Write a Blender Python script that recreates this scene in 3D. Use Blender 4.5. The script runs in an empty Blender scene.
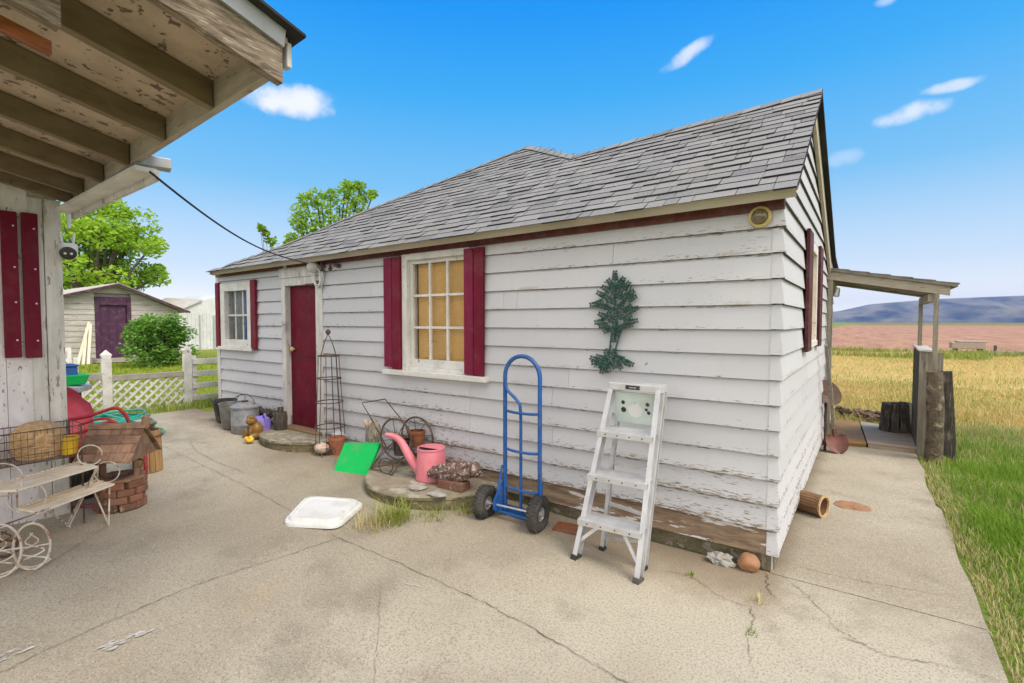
import bpy, math, random
import numpy as np
from mathutils import Vector, Matrix, noise
random.seed(7); rng = np.random.default_rng(11)
SC = bpy.context.scene; COL = SC.collection
rad = math.radians

# ------------------------------------------------------------------ camera model
# world frame: the small house's near corner is the origin, its front wall runs along -X, its gable along +Y
FPX = 499.0; PITCH = math.atan(19.5/499); AZ = rad(54.5)
CAM = Vector((0.43691, -3.38975, 1.55))
_F = Vector((-math.cos(AZ), math.sin(AZ), 0)); _R = Vector((math.sin(AZ), math.cos(AZ), 0))
FW = _F*math.cos(PITCH) + Vector((0, 0, -math.sin(PITCH))); UP = _F*math.sin(PITCH) + Vector((0, 0, math.cos(PITCH)))
def ray(x, y): return FW + _R*((x-512)/FPX) - UP*((y-341.5)/FPX)
def on(x, y, ax, v):                       # the point of plane [axis ax = v] seen at a place of the photograph (used to survey it)
    d = ray(x, y); return CAM + d*((v-CAM[ax])/d[ax])
def X(x, y, v=0): return on(x, y, 0, v)
def Y(x, y, v=0): return on(x, y, 1, v)
def Z(x, y, v=0): return on(x, y, 2, v)
def zg(x): return min(max((-1.0-x)*0.04, 0), 0.25)
def G(x, y):
    z = 0.0
    for i in range(60):
        p = Z(x, y, z); z = 0.5*z + 0.5*zg(p.x)
    return p
cam = bpy.data.cameras.new("camera"); co = bpy.data.objects.new("camera", cam); COL.objects.link(co)
co.matrix_world = Matrix(((_R.x, UP.x, -FW.x, CAM.x), (_R.y, UP.y, -FW.y, CAM.y), (_R.z, UP.z, -FW.z, CAM.z), (0, 0, 0, 1)))
cam.sensor_width = 36; cam.lens = 36*FPX/1024; cam.clip_end = 20000; cam.clip_start = 0.05
SC.camera = co

# ------------------------------------------------------------------ materials
def nd(t, kind, **kw):
    n = t.nodes.new(kind)
    for k, v in kw.items():
        if k in n.inputs: n.inputs[k].default_value = v
        else: setattr(n, k, v)
    return n
def rgb(c): return (c[0], c[1], c[2], 1)
def ramp(t, a, b, ca=0.0, cb=1.0):
    m = nd(t, 'ShaderNodeMapRange'); m.inputs[1].default_value = a; m.inputs[2].default_value = b
    m.inputs[3].default_value = ca; m.inputs[4].default_value = cb; m.interpolation_type = 'SMOOTHSTEP'; return m
def mixc(t, fac, a, b, mode='MIX'):
    m = t.nodes.new('ShaderNodeMix'); m.data_type = 'RGBA'; m.blend_type = mode
    for i, v in ((0, fac), (6, a), (7, b)):
        if hasattr(v, 'is_output'): t.links.new(v, m.inputs[i])
        else: m.inputs[i].default_value = v if i == 0 else rgb(v)
    return m.outputs[2]
def math_(t, op, a, b=None):
    m = t.nodes.new('ShaderNodeMath'); m.operation = op
    for i, v in ((0, a), (1, b)):
        if v is None: continue
        if hasattr(v, 'is_output'): t.links.new(v, m.inputs[i])
        else: m.inputs[i].default_value = v
    return m.outputs[0]
def nz(t, vec, scale, detail=4, rough=.55):
    n = nd(t, 'ShaderNodeTexNoise'); n.inputs['Scale'].default_value = scale; n.inputs['Detail'].default_value = detail
    n.inputs['Roughness'].default_value = rough
    if vec is not None: t.links.new(vec, n.inputs['Vector'])
    return n.outputs['Fac']
def base(name):
    m = bpy.data.materials.new(name); m.use_nodes = True; t = m.node_tree
    return m, t, t.nodes['Principled BSDF'], nd(t, 'ShaderNodeTexCoord').outputs['Object']
def stretch(t, vec, s):
    mp = nd(t, 'ShaderNodeMapping'); mp.inputs['Scale'].default_value = s; t.links.new(vec, mp.inputs['Vector']); return mp.outputs[0]
def bump(t, b, h, strength=.3, dist=.01):
    n = nd(t, 'ShaderNodeBump'); n.inputs['Strength'].default_value = strength; n.inputs['Distance'].default_value = dist
    t.links.new(h, n.inputs['Height']); t.links.new(n.outputs[0], b.inputs['Normal'])
def pm(name, c1, c2=None, scale=12, rough=.6, wear=None, wscale=20, wlo=.55, whi=.62, metal=0, st=None, bs=.2, bd=.004, island=0, spec=.4, dust=.24):
    """painted/woody/metal surface: two tones, optional wear colour in patches, small bump"""
    m, t, b, o = base(name)
    v = stretch(t, o, st) if st else o
    n = nz(t, v, scale, 5)
    c = mixc(t, ramp(t, .3, .7).outputs[0], c1, c2 or [k*.8 for k in c1])
    t.links.new(n, t.nodes[[x.name for x in t.nodes if x.type == 'MAP_RANGE'][-1]].inputs[0])
    if island:
        g = nd(t, 'ShaderNodeNewGeometry'); r = math_(t, 'MULTIPLY_ADD', g.outputs['Random Per Island'], island)
        r.node.inputs[2].default_value = 1-island/2
        h = nd(t, 'ShaderNodeHueSaturation'); t.links.new(r, h.inputs['Value']); t.links.new(c, h.inputs['Color']); c = h.outputs[0]
    if wear:
        w = nz(t, v, wscale, 6, .65); wr = ramp(t, wlo, whi); t.links.new(w, wr.inputs[0]); c = mixc(t, wr.outputs[0], c, wear)
    if dust:
        dm = ramp(t, .46, .74, 0, dust); t.links.new(nz(t, o, 6.5, 6, .68), dm.inputs[0]); c = mixc(t, dm.outputs[0], c, (.30, .26, .20))     # settled dust and grime
    t.links.new(c, b.inputs['Base Color']); b.inputs['Roughness'].default_value = rough; b.inputs['Metallic'].default_value = metal
    b.inputs['Specular IOR Level'].default_value = spec
    bump(t, b, nz(t, v, scale*4, 4), bs, bd)
    return m
Z0, STEP = 0.118, 0.154                     # clapboard seams
def siding_mat():
    m, t, b, o = base('peeling white clapboard')
    sp = nd(t, 'ShaderNodeSeparateXYZ'); t.links.new(o, sp.inputs[0])
    fr = math_(t, 'FRACT', math_(t, 'DIVIDE', math_(t, 'SUBTRACT', sp.outputs['Z'], Z0-.1*STEP), STEP))   # just above a board's lower edge = .1
    g = nd(t, 'ShaderNodeNewGeometry')
    big = nz(t, o, 1.1, 3); fine = nz(t, stretch(t, o, (5, 5, 30)), 3.2, 7, .68)
    big2 = nz(t, o, .8, 2)
    edge = ramp(t, .52, .08); t.links.new(fr, edge.inputs[0])            # lower part of each board flakes first
    low = ramp(t, .95, .2); t.links.new(sp.outputs['Z'], low.inputs[0])  # boards near the ground flake more
    th = math_(t, 'ADD', fine, math_(t, 'MULTIPLY', edge.outputs[0], .11))
    th = math_(t, 'ADD', th, math_(t, 'MULTIPLY', low.outputs[0], .10))
    th = math_(t, 'ADD', th, math_(t, 'MULTIPLY', math_(t, 'SUBTRACT', big, .5), .34))
    pk = ramp(t, .700, .728); t.links.new(th, pk.inputs[0])
    pk0 = ramp(t, .655, .72); t.links.new(th, pk0.inputs[0])
    tone = math_(t, 'MULTIPLY_ADD', g.outputs['Random Per Island'], .10); tone.node.inputs[2].default_value = .93
    c = mixc(t, big2, (.50, .495, .515), (.59, .58, .59))
    streak = nz(t, stretch(t, o, (9, 9, .6)), 2.5, 4); sr = ramp(t, .52, .75, 0, .22); t.links.new(streak, sr.inputs[0])
    c = mixc(t, sr.outputs[0], c, (.50, .47, .42))
    h = nd(t, 'ShaderNodeHueSaturation'); t.links.new(tone, h.inputs['Value']); t.links.new(c, h.inputs['Color']); c = h.outputs[0]
    c = mixc(t, math_(t, 'MULTIPLY', pk0.outputs[0], .45), c, (.36, .33, .30))
    wood = mixc(t, nz(t, stretch(t, o, (3, 3, 60)), 4, 4), (.13, .095, .065), (.33, .27, .21))
    c = mixc(t, pk.outputs[0], c, wood)
    rust = nz(t, o, 9, 3); rr = ramp(t, .77, .80, 0, .8); t.links.new(rust, rr.inputs[0]); c = mixc(t, rr.outputs[0], c, (.30, .17, .07))
    st_ = ramp(t, .54, .70); t.links.new(nz(t, stretch(t, o, (1, 1, 3)), 2.6, 5, .65), st_.inputs[0]); e2 = ramp(t, .34, .10); t.links.new(fr, e2.inputs[0])
    c = mixc(t, math_(t, 'MULTIPLY', math_(t, 'MULTIPLY', st_.outputs[0], e2.outputs[0]), .6), c, (.31, .22, .14))    # water stains along the lower edges
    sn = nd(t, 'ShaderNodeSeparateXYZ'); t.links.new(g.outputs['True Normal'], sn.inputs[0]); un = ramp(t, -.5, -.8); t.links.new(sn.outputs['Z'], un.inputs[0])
    c = mixc(t, un.outputs[0], c, (.045, .035, .025))           # board undersides coloured dark to deepen the shadow lines
    lap_shade = ramp(t, 1.0, .965); dr = ramp(t, .985, 1.0, 0, .0); 
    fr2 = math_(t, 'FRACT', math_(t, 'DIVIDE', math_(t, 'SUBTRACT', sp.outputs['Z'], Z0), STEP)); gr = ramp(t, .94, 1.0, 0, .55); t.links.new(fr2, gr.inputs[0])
    c = mixc(t, math_(t, 'MULTIPLY', gr.outputs[0], math_(t, 'ADD', nz(t, stretch(t, o, (3, 3, 12)), 4, 4), .2)), c, (.13, .105, .075))   # shadow under each lap, painted into the board colour
    t.links.new(c, b.inputs['Base Color']); b.inputs['Roughness'].default_value = .62; b.inputs['Specular IOR Level'].default_value = .3
    hh = math_(t, 'SUBTRACT', math_(t, 'MULTIPLY', nz(t, stretch(t, o, (2, 2, 40)), 6, 5), .5), math_(t, 'MULTIPLY', pk.outputs[0], .7))
    bump(t, b, hh, .35, .004)
    return m
def concrete_mat():
    m, t, b, o = base('old aggregate concrete')
    a = nz(t, o, 1.0, 7, .68); f = nz(t, o, 85, 2, .7); s = nz(t, o, 160, 2, .6); l = nz(t, o, .42, 3)
    c = mixc(t, a, (.215, .180, .125), (.43, .375, .285))
    r1 = ramp(t, .40, .60, 0, .75); t.links.new(l, r1.inputs[0]); c = mixc(t, r1.outputs[0], c, (.48, .43, .335))
    r3 = ramp(t, .50, .68, 0, .55); t.links.new(nz(t, o, 1.5, 6, .66), r3.inputs[0]); c = mixc(t, r3.outputs[0], c, (.20, .17, .125))
    rw = ramp(t, .60, .74, 0, .4); t.links.new(nz(t, o, 1.2, 4, .6), rw.inputs[0]); c = mixc(t, rw.outputs[0], c, (.45, .33, .205))
    r2 = ramp(t, .48, .64, 0, .62); t.links.new(f, r2.inputs[0]); c = mixc(t, r2.outputs[0], c, (.20, .16, .12))
    r4 = ramp(t, .56, .70, 0, .6); t.links.new(s, r4.inputs[0]); c = mixc(t, r4.outputs[0], c, (.70, .62, .51))
    t.links.new(c, b.inputs['Base Color']); b.inputs['Roughness'].default_value = .85; b.inputs['Specular IOR Level'].default_value = .25
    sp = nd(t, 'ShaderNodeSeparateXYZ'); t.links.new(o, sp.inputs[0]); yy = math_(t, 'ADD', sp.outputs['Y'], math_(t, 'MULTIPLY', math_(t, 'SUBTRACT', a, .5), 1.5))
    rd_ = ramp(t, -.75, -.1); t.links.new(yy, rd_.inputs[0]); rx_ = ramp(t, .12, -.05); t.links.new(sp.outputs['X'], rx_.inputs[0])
    c = mixc(t, math_(t, 'MULTIPLY', math_(t, 'MULTIPLY', rd_.outputs[0], rx_.outputs[0]), .62), c, (.17, .115, .07))      # brown dirt and painted contact shading along the wall foot
    t.links.new(c, b.inputs['Base Color']); hh = math_(t, 'ADD', f, s); bump(t, b, hh, .22, .004)
    return m
def shingle_mat():
    m, t, b, o = base('grey asphalt shingle')
    g = nd(t, 'ShaderNodeNewGeometry')
    cr = nd(t, 'ShaderNodeValToRGB'); e = cr.color_ramp.elements
    e[0].position = 0; e[0].color = (.12, .12, .125, 1); e[1].position = 1; e[1].color = (.235, .23, .228, 1)
    for p, c in ((.14, (.165, .165, .17, 1)), (.5, (.20, .198, .20, 1)), (.85, (.22, .217, .216, 1))):
        k = e.new(p); k.color = c
    t.links.new(g.outputs['Random Per Island'], cr.inputs[0])
    s = nz(t, o, 90, 3, .7); r = ramp(t, .35, .7); t.links.new(s, r.inputs[0])
    c = mixc(t, math_(t, 'MULTIPLY', r.outputs[0], .35), cr.outputs[0], (.42, .39, .36))
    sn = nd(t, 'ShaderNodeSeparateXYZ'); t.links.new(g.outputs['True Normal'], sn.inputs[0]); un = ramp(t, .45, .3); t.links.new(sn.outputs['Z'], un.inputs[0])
    c = mixc(t, un.outputs[0], c, (.03, .028, .026))  # steep lower faces of the tabs coloured dark as shadow lines
    l = nz(t, o, 1.2, 3); r2 = ramp(t, .5, .75, 0, .35); t.links.new(l, r2.inputs[0]); c = mixc(t, r2.outputs[0], c, (.22, .20, .17))
    t.links.new(c, b.inputs['Base Color']); b.inputs['Roughness'].default_value = .9; b.inputs['Specular IOR Level'].default_value = .2
    bump(t, b, s, .5, .004); return m
def leaf_mat(name, a, c, tr=.35):
    m, t, b, o = base(name); g = nd(t, 'ShaderNodeNewGeometry')
    cc = mixc(t, math_(t, 'ADD', math_(t, 'MULTIPLY', g.outputs['Random Per Island'], .6), math_(t, 'MULTIPLY', math_(t, 'SUBTRACT', nz(t, o, 1.6, 3), .25), .8)), a, c); t.links.new(cc, b.inputs['Base Color']); b.inputs['Roughness'].default_value = .5
    b.inputs['Specular IOR Level'].default_value = .25
    tl = nd(t, 'ShaderNodeBsdfTranslucent'); t.links.new(cc, tl.inputs[0]); mx = nd(t, 'ShaderNodeMixShader'); mx.inputs[0].default_value = tr
    t.links.new(b.outputs[0], mx.inputs[1]); t.links.new(tl.outputs[0], mx.inputs[2])
    t.links.new(mx.outputs[0], t.nodes['Material Output'].inputs[0]); return m
def ground_mat():
    m, t, b, o = base('meadow earth')
    sp = nd(t, 'ShaderNodeSeparateXYZ'); t.links.new(o, sp.inputs[0])
    w = nz(t, o, .12, 4); yw = math_(t, 'ADD', sp.outputs['Y'], math_(t, 'MULTIPLY', math_(t, 'SUBTRACT', w, .5), 9))
    n = nz(t, stretch(t, o, (.6, 1, 1)), 1.7, 6, .7)
    green = mixc(t, n, (.10, .15, .025), (.20, .24, .05)); gold = mixc(t, n, (.40, .29, .10), (.58, .44, .19))
    pk = mixc(t, math_(t, 'MULTIPLY', math_(t, 'SUBTRACT', nz(t, stretch(t, o, (.40, .05, 1)), 2, 8, .78), .27), 2.2), (.24, .10, .085), (.52, .32, .19))
    olive = mixc(t, n, (.26, .22, .04), (.42, .32, .07)); fg = (.21, .19, .04)
    def step(a, bb, c, d):
        r = ramp(t, a, bb); t.links.new(yw, r.inputs[0]); return mixc(t, r.outputs[0], c, d)
    c = step(4.5, 8, green, gold); c = step(20, 24, c, olive); c = step(25, 29, c, pk)
    r = ramp(t, 230, 380); t.links.new(sp.outputs['Y'], r.inputs[0]); c = mixc(t, r.outputs[0], c, fg)
    r = ramp(t, -5.5, -8); t.links.new(sp.outputs['X'], r.inputs[0]); c = mixc(t, r.outputs[0], c, mixc(t, n, (.13, .18, .02), (.27, .30, .05)))
    t.links.new(c, b.inputs['Base Color']); b.inputs['Roughness'].default_value = .95; b.inputs['Specular IOR Level'].default_value = .1
    bump(t, b, n, .6, .05); return m
def glass_mat():
    m, t, b, o = base('window glass'); t.nodes.remove(b)
    gl = nd(t, 'ShaderNodeBsdfGlossy'); gl.inputs['Roughness'].default_value = .03; tr = nd(t, 'ShaderNodeBsdfTransparent')
    fr = nd(t, 'ShaderNodeFresnel'); fr.inputs[0].default_value = 1.18; mx = nd(t, 'ShaderNodeMixShader')
    t.links.new(fr.outputs[0], mx.inputs[0]); t.links.new(tr.outputs[0], mx.inputs[1]); t.links.new(gl.outputs[0], mx.inputs[2])
    t.links.new(mx.outputs[0], t.nodes['Material Output'].inputs[0]); return m
M = {}
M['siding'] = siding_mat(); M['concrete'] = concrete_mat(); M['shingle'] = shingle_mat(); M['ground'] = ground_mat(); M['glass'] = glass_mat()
M['white'] = pm('white trim paint', (.72, .70, .66), (.60, .58, .53), 6, .55, wear=(.33, .28, .22), wscale=14, wlo=.64, whi=.68, st=(1, 1, 1))
M['wtrim'] = pm('worn white post paint', (.66, .64, .61), (.52, .50, .46), 6, .6, wear=(.26, .22, .18), wscale=9, wlo=.58, whi=.62, st=(3, 3, .5))
M['maroon'] = pm('maroon shutter paint', (.165, .006, .025), (.125, .005, .019), 5, .6, wear=(.26, .16, .14), wscale=30, wlo=.70, whi=.73, st=(2, 2, .4), spec=.2, dust=.10)
M['maroon2'] = pm('faded maroon shutter paint', (.205, .014, .048), (.165, .011, .038), 5, .6, wear=(.26, .16, .14), wscale=30, wlo=.70, whi=.73, st=(2, 2, .4), spec=.2, dust=.10)
M['door'] = pm('dark red door paint', (.150, .005, .022), (.120, .004, .017), 3, .6, bs=.12, spec=.15, wear=(.09, .01, .02), wscale=7, wlo=.5, whi=.7, dust=.07)
M['trimred'] = pm('brick red trim paint', (.13, .025, .018), (.09, .02, .015), 8, .5)
M['beige'] = pm('beige eave paint', (.50, .44, .34), (.42, .36, .27), 5, .6, st=(.4, 3, 3))
M['skirt'] = pm('bare weathered plank', (.30, .21, .13), (.15, .10, .065), 5, .8, wear=(.60, .57, .54), wscale=3.2, wlo=.57, whi=.60, st=(1, 1, 6), bs=.6, bd=.008)
M['foundation'] = pm('mossy foundation', (.20, .16, .10), (.11, .10, .05), 9, .9, wear=(.28, .25, .2), wscale=14, bs=.8, bd=.02)
M['padcon'] = pm('mossy cast concrete', (.30, .25, .18), (.20, .17, .11), 5, .9, wear=(.38, .35, .29), wscale=6, wlo=.5, whi=.62, bs=.7, bd=.01)
M['padside'] = pm('moss stained concrete edge', (.16, .13, .07), (.10, .095, .04), 8, .9, wear=(.25, .2, .13), wscale=10, bs=.8, bd=.015)
M['dark'] = pm('dark void', (.02, .018, .016), None, 5, .9)
M['greywood'] = pm('silvery weathered timber', (.36, .28, .20), (.10, .07, .045), 7, .8, wear=(.48, .41, .33), wscale=9, wlo=.57, whi=.66, st=(11, .7, 11), bs=.9, bd=.008)
M['greywood_z'] = pm('grey weathered post timber', (.33, .29, .23), (.20, .17, .13), 5, .8, wear=(.10, .08, .06), wscale=8, wlo=.58, whi=.65, st=(9, 9, .8), bs=.8, bd=.008)
M['porchwood'] = pm('beige weathered porch timber', (.42, .37, .29), (.32, .27, .21), 5, .75, wear=(.17, .13, .10), wscale=6, wlo=.62, whi=.66, st=(1, 4, 6), bs=.5)
M['log'] = pm('dark bark log', (.15, .115, .075), (.06, .045, .03), 9, .9, wear=(.26, .21, .14), wscale=8, wlo=.55, whi=.62, bs=1, bd=.02)
M['charwood'] = pm('blackened old planks', (.085, .07, .055), (.04, .033, .027), 6, .85, wear=(.2, .17, .13), wscale=9, st=(7, 7, .6), bs=.8, bd=.01, island=.5)
M['rafter'] = pm('olive drab rafter paint', (.215, .155, .088), (.15, .108, .06), 4, .7, wear=(.14, .10, .06), wscale=5, wlo=.62, whi=.66, st=(8, .8, 4), bs=.4)
M['osb'] = pm('painted strand board', (.50, .39, .29), (.40, .31, .23), 7, .8, wear=(.13, .09, .065), wscale=17, wlo=.585, whi=.60, bs=.8, bd=.01)
M['orange'] = pm('orange stained wood', (.34, .10, .022), (.10, .03, .012), 5, .6, st=(8, 1, 8), bs=.4)
M['bwall'] = pm('flaking vertical plank paint', (.82, .78, .79), (.70, .66, .67), 4, .65, wear=(.24, .18, .15), wscale=14, wlo=.615, whi=.64, st=(4, 4, 1.4), bs=.5, island=.1)
M['blue'] = pm('blue enamel tube', (.012, .10, .34), (.010, .075, .26), 7, .35, wear=(.2, .22, .26), wscale=40, wlo=.72, whi=.75, bs=.05)
M['rubber'] = pm('black tyre rubber', (.025, .024, .023), (.045, .042, .038), 20, .75, bs=.4)
M['alu'] = pm('scuffed aluminium', (.72, .72, .73), (.60, .60, .61), 8, .42, metal=.55, bs=.08)
M['steel'] = pm('dull zinc hub', (.55, .55, .54), (.38, .37, .36), 12, .45, metal=.6)
M['palegreen'] = pm('pale green plastic tray', (.62, .69, .64), (.50, .60, .54), 6, .4, bs=.05)
M['black'] = pm('matt black', (.02, .02, .02), (.035, .035, .035), 10, .5)
M['artgreen'] = pm('dark green cast metal', (.020, .06, .05), (.05, .11, .09), 30, .45, wear=(.13, .20, .17), wscale=40, wlo=.6, whi=.7)
M['rustiron'] = pm('rusty black iron', (.055, .038, .03), (.12, .06, .035), 25, .7, bs=.3)
M['rust'] = pm('orange rust', (.26, .09, .035), (.15, .05, .025), 18, .8, bs=.5)
M['pink'] = pm('pink enamel', (.74, .24, .28), (.63, .17, .21), 6, .4, bs=.05, wear=(.35, .09, .06), wscale=25, wlo=.7, whi=.74)
M['greenboard'] = pm('bright green board', (.008, .46, .10), (.007, .40, .085), 3, .5, bs=.05, spec=.2)
M['whiteplastic'] = pm('white plastic', (.72, .72, .71), (.66, .66, .64), 3, .45, bs=.06, wear=(.42, .40, .36), wscale=9, wlo=.62, whi=.74)
M['galv'] = pm('galvanised steel', (.36, .37, .38), (.25, .25, .25), 14, .5, metal=.4, bs=.2)
M['galvdark'] = pm('old galvanised bucket', (.27, .26, .23), (.17, .16, .14), 10, .6, metal=.3, bs=.3)
M['purple'] = pm('violet plastic', (.27, .20, .62), (.22, .16, .52), 5, .4, bs=.05)
M['ochre'] = pm('ochre glazed clay', (.30, .15, .03), (.16, .09, .02), 12, .4)
M['terracotta'] = pm('terracotta', (.42, .16, .08), (.30, .11, .06), 10, .8)
M['brick'] = pm('worn red brick', (.26, .115, .07), (.15, .07, .045), 9, .85, wear=(.42, .28, .19), wscale=8, wlo=.60, whi=.68, bs=.7, bd=.01, island=.6)
M['stone'] = pm('grey stone', (.42, .40, .36), (.28, .26, .23), 9, .85, bs=.9, bd=.02)
M['cobble'] = pm('orange brown cobble', (.38, .19, .09), (.27, .14, .075), 9, .7, bs=.5, bd=.01)
M['mottle'] = pm('mottled red and white crust', (.19, .10, .08), (.12, .07, .055), 14, .85, wear=(.50, .42, .38), wscale=34, wlo=.50, whi=.62, bs=1, bd=.02)
M['wicker'] = pm('tan wicker', (.62, .42, .22), (.42, .25, .11), 40, .75, bs=.8, bd=.006)
M['darkwicker'] = pm('brown wicker slats', (.24, .13, .06), (.15, .08, .04), 20, .8, bs=.6, island=.5)
M['yellow'] = pm('yellow plastic', (.80, .52, .03), (.70, .43, .03), 6, .4, bs=.05)
M['redpaint'] = pm('red enamel tube', (.40, .022, .03), (.30, .018, .025), 9, .4, bs=.1)
M['pinkred'] = pm('faded red chair paint', (.78, .17, .23), (.58, .05, .08), 3, .45, bs=.1)
M['teal'] = pm('teal hose', (.04, .36, .28), (.03, .28, .22), 5, .4)
M['cream'] = pm('cream slat paint', (.84, .72, .55), (.72, .60, .45), 8, .6, wear=(.33, .2, .12), wscale=12, wlo=.66, whi=.7)
M['creamwire'] = pm('chipped cream wire', (.62, .58, .52), (.45, .36, .28), 12, .6, wear=(.25, .10, .05), wscale=22, wlo=.56, whi=.62)
M['wellwood'] = pm('brown well shingle', (.27, .16, .10), (.18, .10, .065), 7, .8, wear=(.38, .28, .2), wscale=12, wlo=.66, whi=.72, st=(3, 3, 3), bs=.5, island=.8)
M['slat'] = pm('honey wood slats', (.40, .24, .10), (.28, .16, .065), 6, .7, st=(6, 6, .6), bs=.5, island=.5)
M['blind'] = pm('amber window blind', (.78, .52, .20), (.70, .45, .17), 5, .7)
M['curtain'] = pm('blue curtain', (.03, .11, .34), (.02, .08, .26), 5, .8)
M['greycurtain'] = pm('grey curtain', (.22, .25, .24), (.14, .16, .16), 5, .8)
M['brownwood'] = pm('brown threshold wood', (.28, .18, .095), (.2, .125, .065), 6, .75, st=(1, 5, 5), bs=.5)
M['ply'] = pm('tawny plywood', (.36, .20, .06), (.28, .15, .045), 4, .7, st=(1, 6, 6))
M['plank'] = pm('weathered deck board', (.42, .34, .26), (.32, .26, .2), 5, .8, st=(1, 6, 6), bs=.5)
M['shedwall'] = pm('bleached shed board', (.50, .47, .43), (.36, .335, .30), 3, .75, wear=(.30, .25, .2), wscale=4, wlo=.56, whi=.64, st=(1, .8, 7), bs=.5)
M['plum'] = pm('plum door paint', (.075, .018, .06), (.055, .014, .045), 3, .6, st=(3, 3, .4))
M['shedroof'] = pm('pale shed roof', (.52, .48, .43), (.43, .4, .36), 3, .8)
M['sheetmetal'] = pm('white ribbed sheet metal', (.70, .71, .72), (.58, .58, .57), 2, .5, bs=.1)
M['fence'] = pm('flaking fence paint', (.72, .70, .65), (.58, .55, .50), 6, .7, wear=(.30, .25, .2), wscale=10, wlo=.62, whi=.67, bs=.4)
M['fencegrey'] = pm('bare grey fence rail', (.40, .36, .31), (.28, .25, .21), 6, .8, wear=(.65, .63, .6), wscale=6, wlo=.6, whi=.66, bs=.6)
M['cable'] = pm('black cable', (.02, .022, .025), None, 5, .6)
M['wetmetal'] = pm('grey gutter metal', (.46, .47, .50), (.38, .39, .42), 5, .45, metal=.3)
M['crack'] = pm('crack dirt', (.10, .075, .05), (.22, .165, .11), 7, .95)
M['smear'] = pm('spilled white paint', (.66, .65, .62), (.45, .42, .37), 25, .7)
M['brass'] = pm('yellowed lamp rim', (.62, .50, .20), (.52, .40, .14), 8, .4)
M['amber'] = pm('smoky amber lamp glass', (.20, .14, .05), (.12, .09, .035), 8, .15, spec=.8)
M['milk'] = pm('milky glass globe', (.66, .65, .60), (.55, .53, .48), 8, .2)
M['straw'] = pm('striped grey cloth', (.40, .35, .28), (.17, .14, .12), 60, .9, st=(1, 1, .3), bs=.6)
M['shovelrust'] = pm('red brown shovel steel', (.17, .06, .045), (.11, .04, .03), 9, .5, metal=.2)
M['debris'] = pm('broken bark', (.16, .10, .06), (.08, .05, .035), 14, .9, bs=.8, island=.6)
M['flower'] = pm('flower print ball', (.62, .35, .27), (.55, .5, .42), 40, .6, wear=(.16, .2, .08), wscale=35)
M['clearpl'] = pm('cloudy plastic', (.62, .62, .6), (.5, .5, .5), 9, .3)
M['roofdeck'] = pm('weathered roof edge', (.25, .22, .19), (.16, .14, .12), 8, .8)
M['straw_blade'] = leaf_mat('straw blade', (.46, .38, .17), (.66, .57, .30), .3)
M['oldmaroon'] = pm('brownish old shutter paint', (.085, .016, .018), (.06, .013, .014), 6, .6, spec=.2)
M['bark'] = pm('tree bark', (.13, .10, .07), (.08, .06, .045), 8, .9, bs=.8)
M['hill'] = pm('dry hill grass', (.24, .21, .14), (.02, .028, .03), .012, .95, bs=.0, st=(1, .25, 2.5))  # strong second tone paints shading of the folds into the hill colour
M['grassg'] = leaf_mat('green lawn blade', (.10, .23, .012), (.27, .40, .035), .35)
M['grassy'] = leaf_mat('dry golden blade', (.54, .40, .12), (.78, .60, .27), .35)
M['grassw'] = leaf_mat('weed blade', (.18, .27, .03), (.44, .43, .10), .35)
M['grassb'] = leaf_mat('yard blade', (.20, .31, .02), (.44, .47, .06), .35)
M['leafa'] = leaf_mat('fresh tree leaf', (.24, .44, .02), (.50, .66, .07), .5)
M['leafb'] = leaf_mat('mid tree leaf', (.20, .38, .02), (.42, .58, .07), .5)
M['leafc'] = leaf_mat('bush leaf', (.09, .23, .025), (.24, .42, .07), .4)

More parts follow.
